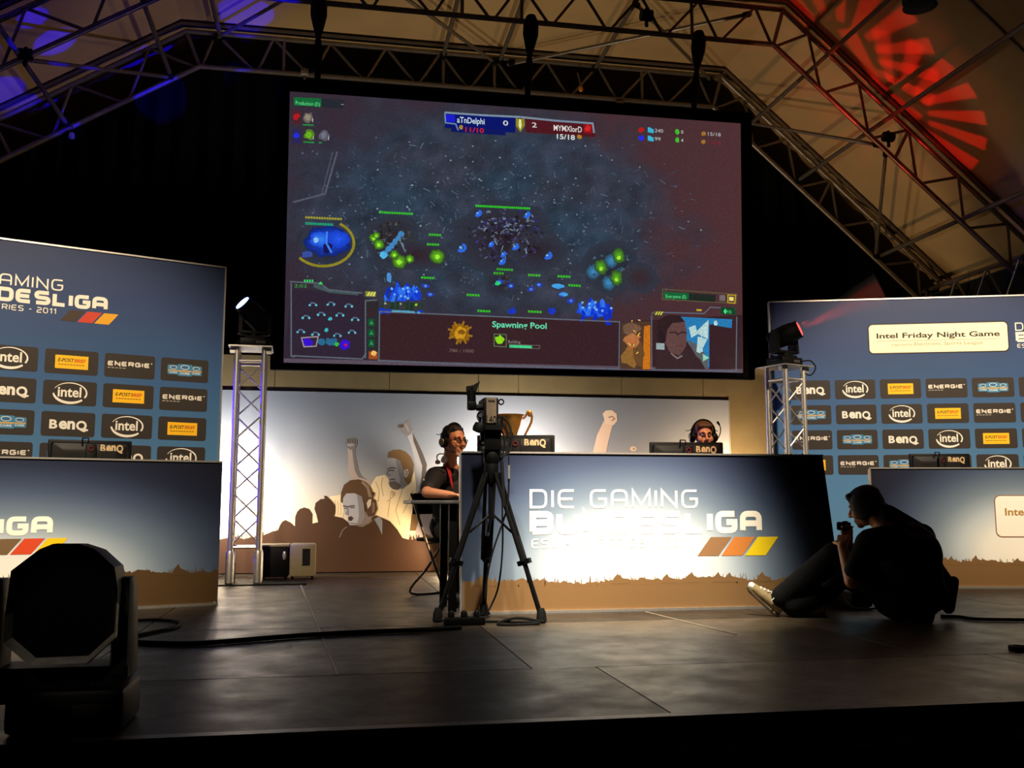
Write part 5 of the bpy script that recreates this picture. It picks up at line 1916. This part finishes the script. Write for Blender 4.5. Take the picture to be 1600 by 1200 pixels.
def blob_part(name, prims, voxel, m, parent, label=None, smooth=4):
    """union of tapered limbs and rounded masses, fused into one continuous surface"""
    mb = MB()
    for pr in prims:
        if pr[0] == 'e':
            mb.ell(pr[1], pr[2], pr[3], 20, 14)
        else:
            _, p, q, r1, r2 = pr
            d = q - p
            L = max(d.length, 1e-5)
            z = d / L
            x = z.orthogonal().normalized()
            y = z.cross(x)
            prof = [(r1 * math.cos(a), -r1 * math.sin(a)) for a in (1.45, 1.0, .5)] + [(r1, 0), (r2, L)] + [(r2 * math.cos(a), L + r2 * math.sin(a)) for a in (.5, 1.0, 1.45)]
            rings = [[p + z * h + (x * math.cos(2 * math.pi * k / 14) + y * math.sin(2 * math.pi * k / 14)) * r for k in range(14)] for r, h in prof]
            mb.loft(rings)
    off = root_of(parent).location
    me = finish_mesh(name, [p - off for p in mb.v], mb.f, False)
    o = bpy.data.objects.new(name, me)
    COL.objects.link(o)
    rm_ = o.modifiers.new('r', 'REMESH')
    rm_.mode = 'VOXEL'
    rm_.voxel_size = voxel
    sm = o.modifiers.new('s', 'SMOOTH')
    sm.iterations = smooth
    sm.factor = .5
    dg = bpy.context.evaluated_depsgraph_get()
    new = bpy.data.meshes.new_from_object(o.evaluated_get(dg))
    o.modifiers.clear()
    o.data = new
    new.name = name
    bpy.data.meshes.remove(me)
    new.polygons.foreach_set('use_smooth', [True] * len(new.polygons))
    new.materials.clear()
    new.materials.append(m)
    o.parent = parent
    return tag(o, label)


def basis(f, roll=0.0):
    f = V(f).normalized()
    r = f.cross(V((0, 0, 1))).normalized()
    u = r.cross(f)
    return Matrix((r, f, u)).transposed()


def head_prims(c, B, s=1.0):
    T = lambda x, y, z: V(c) + B @ V((x * s, y * s, z * s))
    out = [('e', T(0, -.012, .035), (.074 * s, .094 * s, .088 * s), B), ('e', T(0, .028, -.05), (.056 * s, .062 * s, .062 * s), B),
           cap(T(-.018, .070, -.094), T(.018, .070, -.094), .020 * s), cap(T(0, .092, .022), T(0, .112, -.018), .008 * s, .0135 * s),
           cap(T(-.014, .098, -.024), T(.014, .098, -.024), .009 * s), cap(T(-.04, .076, .034), T(.04, .076, .034), .013 * s),
           ('e', T(-.042, .056, -.022), (.028 * s, .032 * s, .034 * s), B), ('e', T(.042, .056, -.022), (.028 * s, .032 * s, .034 * s), B),
           cap(T(-.018, .090, -.056), T(.018, .090, -.056), .0075 * s), cap(T(-.015, .089, -.069), T(.015, .089, -.069), .008 * s),
           ('e', T(-.077, -.008, -.008), (.010 * s, .022 * s, .033 * s), B), ('e', T(.077, -.008, -.008), (.010 * s, .022 * s, .033 * s), B)]
    return out, T


def add_eyes(c, B, parent, s=1.0):
    T = lambda x, y, z: V(c) + B @ V((x * s, y * s, z * s))
    for sx in (-1, 1):
        e = part('eye', MB().ell(T(sx * .031, .079, .012), (.0115 * s, .0115 * s, .0075 * s), B, 12, 8), EYEW, parent)
        part('iris', MB().ell(T(sx * .031, .0885, .012), (.0062 * s, .004 * s, .0062 * s), B, 10, 6), EYED, e)


def add_brows(c, B, parent, m, s=1.0):
    T = lambda x, y, z: V(c) + B @ V((x * s, y * s, z * s))
    for sx in (-1, 1):
        part('eyebrow', MB().tube([T(sx * .014, .092, .034), T(sx * .03, .090, .040), T(sx * .047, .078, .034)], [.004, .005, .003], 6), m, parent)


def hand_prims(w, d, n, side, curl=0.5, k=1.0, spread=.2):
    """w wrist, d towards the knuckles, n out of the palm, side +1/-1 puts the thumb on that side"""
    d = V(d).normalized()
    n = (V(n) - d * V(n).dot(d)).normalized()
    s = d.cross(n) * side
    out = [cap(w - d * .02, w + d * .02, .024 * k, .024 * k)]
    for i, (off, ln) in enumerate(((.030, .066), (.010, .076), (-.010, .071), (-.029, .056))):
        kn = w + d * .085 * k + s * off * k
        out.append(cap(w + d * .02 + s * off * .6 * k, kn, .0125 * k, .0105 * k))
        p = kn
        for j, fr in enumerate((.45, .32, .23)):
            a = curl * (j + 1) * .75 + .05 * i
            dirv = (d * math.cos(a) + n * math.sin(a) + s * off * spread * 6 * max(0, 1 - curl)).normalized()
            q = p + dirv * ln * fr * 1.15 * k
            out.append(cap(p, q, (.0092 - .0008 * j) * k, (.0086 - .0010 * j) * k))
            p = q
    b = w + d * .028 * k + s * .026 * k
    m = b + (d * .6 + s * .75 + n * .35).normalized() * .040 * k
    e = m + (d * .85 + s * .1 + n * .55).normalized() * .034 * k
    out += [cap(b, m, .0145 * k, .0105 * k), cap(m, e, .010 * k, .0082 * k)]
    return out


def headset(name, label, c, B, mic, s=1.0, tilt=0.0, raised=False):
    T = lambda x, y, z: V(c) + B @ V((x * s, y * s, z * s))
    t = thing(name, label, 'headset', T(0, 0, .13))
    band = [T(.098 * math.cos(a), -.005, .02 + .118 * math.sin(a)) for a in [math.pi * i / 16 for i in range(17)]]
    part('headband', MB().tube(band, .0125, 8), BLACKP, t)
    for sx in (-1, 1):
        cu = part('ear_cup', MB().lathe([(.030, 0), (.042, .004), (.044, .026), (.036, .036), (.02, .040)], T(sx * .078, -.008, -.008), B @ V((sx, 0, 0)), 18), BLACKP, t)
        part('cover', MB().lathe([(.030, 0), (.028, .004), (.012, .006)], T(sx * .118, -.008, -.008), B @ V((sx, 0, 0)), 16), SILVER, cu)
        part('cushion', MB().lathe([(.024, -.006), (.040, -.004), (.042, .006)], T(sx * .080, -.008, -.008), B @ V((sx, 0, 0)), 16), RUBBER, cu)
        part('wire', MB().tube([T(sx * .10, -.02, .06), T(sx * .125, -.035, .045), T(sx * .14, -.05, .05)], .003, 5, smooth=3), BLACKP, t)
    if mic == 'up':
        part('microphone', MB().tube([T(-.118, .0, -.03), T(-.140, .01, .02), T(-.142, .02, .07), T(-.125, .03, .105), T(-.11, .035, .125)], [.004, .004, .004, .004, .009, .010], 6, smooth=4), BLACKP, t)
    else:
        part('microphone', MB().tube([T(.118, .0, -.03), T(.11, .06, -.07), T(.06, .105, -.075)], [.004, .004, .007], 6, smooth=4), BLACKP, t)
    return t


# --- player in glasses at the left end of the centre desk
hc = at_y(709, 690, 7.55)
B1 = basis((.56, -.82, -.10))
root = thing('person', 'person in glasses and a black jersey with red trim leaning on the grey table', 'person', (hc.x + .06, 7.78, 0))
hp_, T1 = head_prims(hc, B1, 1.02)
nk = at_y(703, 728, 7.66)
sR, sL = at_y(681, 744, 7.60), at_y(745, 744, 7.86)
chest = at_y(710, 772, 7.74)
pelv = V((hc.x + .03, 7.86, .56))
eR, wR = at_y(667, 768, 7.30), at_y(703, 771, 7.20)
eR.z = .825
wR.z = .808
eL, wL = at_y(775, 768, 7.45), at_y(752, 772, 7.22)
eL.z, wL.z = .825, .808
hdR = (at_y(730, 770, 7.1) - wR)
hdR.z = -.005
bp_ = hp_ + [cap(hc + B1 @ V((0, -.03, -.06)), nk, .052, .058), cap(nk, (sR + sL) / 2 + V((0, 0, -.02)), .06, .08), cap(sR, sL, .07), ell(chest, (.15, .11, .17)), cap(chest, pelv, .135, .14),
             cap(sR, eR, .052, .043), cap(eR, wR, .042, .027), cap(sL, eL, .052, .043), cap(eL, wL, .042, .027)]
bp_ += hand_prims(wR, hdR, V((0, 0, -1)), 1, .35) + hand_prims(wL, V((-.35, -.9, 0)), V((0, 0, -1)), -1, .35)
kR, kL = V((hc.x + .0, 7.42, .52)), V((hc.x + .32, 7.46, .52))
hipR, hipL = pelv + V((-.08, 0, -.02)), pelv + V((.1, .05, -.02))
aR, aL = V((hc.x + .02, 7.45, .09)), V((hc.x + .36, 7.50, .09))
bp_ += [cap(hipR, kR, .07, .05), cap(hipL, kL, .07, .05), cap(kR, aR, .048, .034), cap(kL, aL, .048, .034)]
blob_part('body', bp_, .0065, SKIN, root)
add_eyes(hc, B1, root, 1.02)
add_brows(hc, B1, root, HAIRD, 1.02)
blob_part('hair', [('e', T1(0, -.022, .078), (.079, .088, .056), B1), ('e', T1(0, -.05, .03), (.080, .070, .085), B1), ('e', T1(-.068, -.01, .045), (.014, .04, .042), B1), ('e', T1(.068, -.01, .045), (.014, .04, .042), B1), cap(T1(-.04, .040, .100), T1(.04, .040, .100), .014)], .006, HAIRD, root)
g = MB()
for sx in (-1, 1):
    pts = [T1(sx * .031 + .024 * math.cos(a), .101, .010 + .016 * math.sin(a)) for a in [i * math.pi / 8 for i in range(17)]]
    g.tube(pts, .0024, 5)
    g.tube([T1(sx * .055, .099, .014), T1(sx * .082, -.0, .014)], .0022, 5)
g.tube([T1(-.008, .103, .014), T1(.008, .103, .014)], .0024, 5)
part('eyeglasses', g, BLACKP, root)
mid = lambda a, c, t: a + (c - a) * t
shirt = [cap(sR + V((0, 0, -.01)), sL + V((0, 0, -.01)), .088), ell(chest, (.185, .14, .20)), cap(chest, pelv + V((0, 0, .03)), .165, .165), cap(nk + V((0, .01, -.05)), chest, .075, .12),
         cap(sR, mid(sR, eR, .80), .078, .068), cap(sL, mid(sL, eL, .80), .078, .068)]
jr = blob_part('jersey', shirt, .008, JERSEY, root)
part('red_stripe', MB().tube([nk + V((-.035, -.075, .012)), nk + V((-.02, -.105, -.05)), nk + V((-.005, -.15, -.14)), nk + V((.002, -.17, -.18))], [.010, .016, .009, .003], 6, smooth=4), RED, jr, label='red collar stripe')
part('red_badge', MB().ell(chest + V((.07, -.125, .02)), (.018, .01, .022)), RED, jr)
pb = sR + (eR - sR) * .55 + V((-.062, -.035, .012))
part('sleeve_badge', MB().tube([pb + V((.0, -.006, .03 * 1)), pb + V((.012, -.02, .0)), pb + V((.0, -.006, -.03))], .005, 6, smooth=4), WHITEP, jr)
trs = [cap(hipR, kR, .088, .068), cap(hipL, kL, .088, .068), cap(kR, aR, .064, .05), cap(kL, aL, .064, .05), cap(pelv + V((-.05, 0, 0)), pelv + V((.05, 0, 0)), .135)]
blob_part('trousers', trs, .010, DENIM, root)
for a in (aR, aL):
    blob_part('shoe', [cap(a + V((0, .03, -.045)), a + V((.03, -.14, -.05)), .042, .036)], .007, BLACKP, root)
headset('headset', 'black and silver headset worn by the player in glasses', hc, B1, 'down', 1.02)
ph_ = at_y(688, 720, 7.66)
t = thing('neck_headphones', 'white headphones hanging round the neck of the player in glasses', 'headphones', ph_)
part('ear_cup', MB().ell(at_y(694, 718, 7.58), (.026, .014, .030), Matrix.Rotation(.5, 3, 'Y')), WHITEP, t)
part('ear_cup', MB().ell(at_y(684, 722, 7.64), (.022, .012, .018)), WHITEP, t)
part('band', MB().tube([at_y(684, 722, 7.64), at_y(683, 712, 7.70), at_y(690, 709, 7.76), at_y(700, 712, 7.78)], .005, 6, smooth=4), WHITEP, t)


# --- folding chair under him
def folding_chair(label, loc, rz):
    t = thing('folding_chair', label, 'chair', loc, 'folding chairs', rz)
    part('seat', MB().box((0, 0, .455), (.40, .38, .03), bev=.012), BLACKM, t, world=False)
    part('backrest', MB().box((0, .235, .74), (.40, .025, .17), bev=.01), BLACKM, t, world=False)
    def loop(y0, z0, y1, z1, w):
        return [(-w, y0, z0), (-w, mid(V((0, y0, 0)), V((0, y1, 0)), .5).y, (z0 + z1) / 2), (-w, y1, z1 + .05), (-w + .05, y1 + .0, z1), (w - .05, y1, z1), (w, y1, z1 + .05), (w, (y0 + y1) / 2, (z0 + z1) / 2), (w, y0, z0)]
    part('front_frame', MB().tube(loop(.24, .82, -.22, .012, .215), .011, 8, smooth=3), STEEL, t, world=False)
    part('rear_frame', MB().tube(loop(-.15, .44, .27, .012, .185), .011, 8, smooth=3), STEEL, t, world=False)
    part('hinge', MB().tube([(-.22, .0, .43), (.22, .0, .43)], .008, 6), STEEL, t, world=False)
    return t


folding_chair('black folding chair with steel tube frame under the player in glasses', (pelv.x - .02, pelv.y - .02, 0), .55)

# --- player behind the right monitor
hc2 = at_y(1099, 682, 7.72)
B2 = basis((-.10, -.98, -.10))
root = thing('person', 'person with a headset peering over the right-hand monitor of the centre desk', 'person', (hc2.x, 7.95, 0))
hp_, T2 = head_prims(hc2, B2, 1.0)
nk2 = hc2 + V((0, .07, -.165))
sR2, sL2 = nk2 + V((-.19, .02, -.06)), nk2 + V((.19, .0, -.06))
ch2 = nk2 + V((0, .04, -.22))
pv2 = V((hc2.x, 8.02, .56))
eR2, eL2 = V((hc2.x - .26, 7.55, .84)), V((hc2.x + .26, 7.55, .84))
wR2, wL2 = V((hc2.x - .10, 7.34, .808)), V((hc2.x + .10, 7.34, .808))
bp_ = hp_ + [cap(hc2 + V((0, .03, -.06)), nk2, .052, .06), cap(sR2, sL2, .07), ell(ch2, (.15, .11, .17)), cap(ch2, pv2, .13, .14), cap(sR2, eR2, .05, .042), cap(eR2, wR2, .04, .027), cap(sL2, eL2, .05, .042), cap(eL2, wL2, .04, .027)]
bp_ += hand_prims(wR2, V((.1, -1, 0)), V((0, 0, -1)), 1, .3) + hand_prims(wL2, V((-.1, -1, 0)), V((0, 0, -1)), -1, .3)
kk = [(pv2 + V((-.1, 0, -.02)), V((hc2.x - .12, 7.58, .52)), V((hc2.x - .12, 7.66, .09))), (pv2 + V((.1, 0, -.02)), V((hc2.x + .12, 7.58, .52)), V((hc2.x + .12, 7.66, .09)))]
for a, c, d in kk:
    bp_ += [cap(a, c, .07, .05), cap(c, d, .048, .034)]
blob_part('body', bp_, .0065, SKIN2, root)
add_eyes(hc2, B2, root)
add_brows(hc2, B2, root, HAIRB)
blob_part('hair', [('e', T2(0, -.018, .080), (.080, .092, .056), B2), ('e', T2(0, -.05, .03), (.080, .068, .085), B2), ('e', T2(-.068, .0, .05), (.014, .044, .044), B2), ('e', T2(.068, .0, .05), (.014, .044, .044), B2), cap(T2(-.045, .058, .090), T2(.045, .058, .090), .020)], .006, HAIRB, root)
blob_part('jersey', [cap(sR2, sL2, .088), ell(ch2, (.185, .14, .20)), cap(ch2, pv2 + V((0, 0, .02)), .16, .165), cap(sR2, mid(sR2, eR2, .7), .075, .066), cap(sL2, mid(sL2, eL2, .7), .075, .066)], .008, JERSEY, root)
tr2 = [cap(pv2 + V((-.05, 0, 0)), pv2 + V((.05, 0, 0)), .135)]
for a, c, d in kk:
    tr2 += [cap(a, c, .088, .066), cap(c, d, .062, .05)]
blob_part('trousers', tr2, .010, DENIM, root)
for a, c, d in kk:
    blob_part('shoe', [cap(d + V((0, .03, -.045)), d + V((0, -.14, -.05)), .042, .036)], .007, BLACKP, root)
headset('headset', 'black headset with raised microphone worn by the player behind the right monitor', hc2, B2, 'up')
folding_chair('black folding chair hidden under the player behind the right monitor', (pv2.x, pv2.y - .02, 0), 0)

# --- photographer sitting on the stage floor, seen from behind
q = lambda x, y, yy: at_y(x, y, yy)
hc3 = q(1352, 793, 5.72)
B3 = basis((-.66, .70, -.36))
root = thing('person', 'person sitting on the stage floor in dark clothes, holding a camera to the face', 'person', (q(1410, 950, 5.7).x, 5.7, 0))
hp_, T3 = head_prims(hc3, B3, 1.0)
nk3 = q(1381, 822, 5.66)
pv3 = q(1418, 946, 5.72)
pv3.z = .17
ch3 = q(1408, 862, 5.66)
sL3, sR3 = q(1362, 852, 5.50), q(1424, 838, 5.86)
eL3, wL3 = q(1331, 908, 5.50), q(1316, 853, 5.62)
eR3, wR3 = q(1352, 895, 5.98), q(1326, 850, 5.86)
hipL3, hipR3 = pv3 + V((-.08, -.06, -.03)), pv3 + V((-.02, .12, -.03))
kL3 = q(1305, 866, 5.86)
aL3 = q(1217, 946, 6.10)
kR3 = q(1318, 918, 6.18)
aR3 = q(1276, 950, 6.05)
aR3.z = .085
kR3.z = .26
aL3.z = .105
bp_ = hp_ + [cap(hc3 + B3 @ V((0, -.03, -.05)), nk3, .054, .062), cap(sL3, sR3, .08), ell(ch3, (.17, .17, .20)), cap(ch3, pv3, .15, .15), cap(nk3, ch3, .075, .13),
             cap(sL3, eL3, .056, .046), cap(eL3, wL3, .045, .030), cap(sR3, eR3, .056, .046), cap(eR3, wR3, .045, .030),
             cap(hipL3, kL3, .075, .056), cap(kL3, aL3, .052, .036), cap(hipR3, kR3, .075, .056), cap(kR3, aR3, .052, .036)]
camc = q(1321, 822, 5.82)
bp_ += hand_prims(wL3, (camc - wL3).normalized() + V((.05, .0, .25)), V((.6, .75, .1)), 1, .55, 1.05) + hand_prims(wR3, (camc - wR3).normalized() + V((0, 0, .25)), V((-.3, -.9, .1)), -1, .55, 1.05)
blob_part('body', bp_, .0065, SKIN, root)
add_eyes(hc3, B3, root)
blob_part('hair', [('e', T3(0, -.02, .068), (.090, .106, .072), B3), ('e', T3(0, -.055, .01), (.088, .075, .105), B3), ('e', T3(-.078, -.0, .0), (.020, .066, .085), B3), ('e', T3(.078, -.02, .0), (.018, .05, .075), B3), cap(T3(-.05, .056, .092), T3(.05, .056, .092), .026), cap(T3(-.07, .03, .04), T3(-.075, .02, -.05), .014), cap(T3(.04, -.105, -.04), T3(.02, -.10, -.10), .03), cap(T3(-.04, -.105, -.04), T3(-.02, -.10, -.10), .03)], .007, HAIRK, root)
tee = [cap(sL3 + V((0, 0, .0)), sR3 + V((0, 0, .0)), .105), ell(ch3 + V((.03, -.01, -.02)), (.215, .215, .20)), cap(q(1386, 806, 5.66), q(1436, 838, 5.72), .075, .085), cap(q(1440, 838, 5.72), q(1452, 890, 5.70), .085, .09), cap(ch3 + V((.02, -.02, .0)), pv3 + V((.03, -.02, .02)), .20, .195), cap(nk3 + V((.03, -.0, -.03)), ch3 + V((.03, -.03, 0)), .085, .16), cap(nk3 + V((.06, -.02, -.0)), sR3, .07, .09),
       cap(sL3, mid(sL3, eL3, .72), .10, .082), cap(sR3, mid(sR3, eR3, .72), .09, .075), ell(pv3 + V((.02, -.02, .0)), (.25, .20, .14)), cap(q(1440, 860, 5.66), q(1484, 918, 5.74), .06, .05), cap(q(1490, 908, 5.74), q(1482, 950, 5.74), .035, .04), cap(q(1420, 940, 5.6), q(1440, 960, 5.62), .10, .08)]
te = blob_part('t_shirt', tee, .010, TEEB, root)
# faded print across the shoulders
import mathutils
bv = mathutils.bvhtree.BVHTree.FromObject(te, bpy.context.evaluated_depsgraph_get())
off = root.location
PK = mat('faded_red_print', (196, 84, 80), .9, 0, .3, 40)
PK2 = mat('faded_grey_print', (150, 136, 132), .9, 0, .3, 40)


def on_back(px, py):
    d = px_ray(px, py).normalized()
    h = bv.ray_cast(EYE - off, d)
    return h[0] + off - d * .004 if h[0] is not None else None


def patch(pts, r):
    mb = MB()
    pp = [on_back(*p) for p in pts]
    pp = [p for p in pp if p is not None]
    if len(pp) > 1:
        mb.tube(pp, r, 5)
    return mb


mb = MB()
for i in range(6):
    x = 1419 + i * 7.2
    y = 833 + i * .4
    for seg in ([(x, y), (x, y + 6)], [(x, y), (x + 4, y)], [(x, y + 6), (x + 4, y + 6)], [(x + 4, y), (x + 4, y + 6)]):
        p_ = patch(seg, .0035)
        mb.add(p_.v, p_.f)
part('back_print', mb, PK, te, label='faded red lettering on the back')
mb = MB()
for seg in ([(1392, 806), (1400, 808), (1408, 805)], [(1410, 812), (1420, 806), (1432, 806)], [(1412, 816), (1424, 820), (1430, 826)], [(1432, 806), (1440, 816), (1446, 828)], [(1405, 818), (1412, 826), (1424, 828)]):
    p_ = patch(seg, .0035)
    mb.add(p_.v, p_.f)
part('back_print', mb, PK2, te, label='faded grey drawing on the shoulders')
jn = [cap(hipL3, kL3 + V((.0, 0, -.01)), .125, .092), cap(kL3 + V((0, 0, -.01)), mid(kL3, aL3, .93), .092, .078), cap(q(1268, 930, 6.02), q(1240, 945, 6.05), .10, .08), cap(mid(kL3, aL3, .5) + V((0, 0, -.03)), mid(kL3, aL3, .93) + V((.02, 0, -.02)), .075, .07), cap(hipR3, kR3, .105, .08), cap(kR3, mid(kR3, aR3, .92), .078, .064), cap(hipL3, hipR3, .14), ell(pv3, (.19, .19, .15))]
blob_part('jeans', jn, .010, DENIM, root)
CANVAS = mat('cream_canvas', (140, 122, 84), .8, 0, .1, 60, .3)


def sneaker(ank, toe_dir, parent, lab=None):
    d = V(toe_dir).normalized()
    r = d.cross(V((0, 0, 1))).normalized()
    u = r.cross(d)
    hl = ank - u * .065 - d * .03
    sh = blob_part('shoe', [cap(hl + u * .03, hl + d * .12 + u * .02, .037, .036), cap(hl + d * .12 + u * .018, hl + d * .20 + u * .010, .036, .032), cap(hl + u * .03, hl + u * .085, .037, .036), cap(hl + u * .06, hl + d * .10 + u * .03, .032, .03)], .006, CANVAS, parent, lab)
    part('sole', MB().tube([hl - d * .04 - u * .008, hl - d * .0 - u * .012, hl + d * .10 - u * .012, hl + d * .20 - u * .012, hl + d * .235 - u * .004], [.016, .022, .022, .024, .016], 10), mat('tan_rubber', (120, 104, 78), .7), sh)
    part('toe_cap', MB().ell(hl + d * .212 + u * .012, (.030, .030, .024), Matrix((r, d, u)).transposed()), WHITEP, sh)
    mb = MB()
    for i in range(5):
        c = hl + d * (.07 + .024 * i) + u * (.084 - .009 * i)
        mb.tube([c - r * .022 - u * .012, c + u * .002, c + r * .026 + d * .015 - u * .012], .0042, 5)
    for s in (-1, 1):
        c = hl + d * .065 + u * .092
        mb.tube([c, c + r * s * .045 + u * .01, c + r * s * .055 - u * .03, c + r * s * .05 - u * .06], .0040, 5, smooth=3)
    part('laces', mb, WHITEP, sh)


sneaker(aL3, V((-.62, .28, .66)), root, 'cream canvas sneaker with white toe cap')
sneaker(aR3, V((-.75, .45, .12)), root)
blob_part('sock', [cap(aL3 + V((.005, 0, -.01)), mid(aL3, kL3, .12), .042, .044)], .007, mat('pale_sock', (196, 176, 160), .9), root)
t = thing('compact_camera', 'small black camera held up to the face of the sitting photographer', 'camera', camc)
cf = basis((-.80, .55, 0))
part('body', MB().box(camc, (.105, .035, .065), cf, .008), BLACKP, t)
part('lens', MB().lathe([(.025, 0), (.028, .02), (.024, .035)], camc + cf @ V((0, .017, 0)), cf @ V((0, 1, 0)), 16), BLACKP, t)
part('eyepiece', MB().box(camc + cf @ V((.01, -.024, .012)), (.03, .018, .022), cf, .004), RUBBER, t)
p = at_z(1338, 950, 0)
t = thing('camera_bag', 'dark camera bag on the floor beside the crossed legs of the photographer', 'bag', (p.x, p.y, 0))
part('bag_body', MB().box((p.x, p.y + .02, .06), (.22, .16, .12), Matrix.Rotation(.3, 3, 'Z'), .03), mat('black_nylon', (15, 15, 17), .6, 0, .2, 50), t)
part('strap', MB().tube([(p.x - .1, p.y, .10), (p.x - .08, p.y - .1, .02), (p.x + .04, p.y - .16, .012), (p.x + .14, p.y - .1, .04), (p.x + .1, p.y, .11)], .008, 6, smooth=5), mat('grey_strap', (90, 86, 80), .7), t)
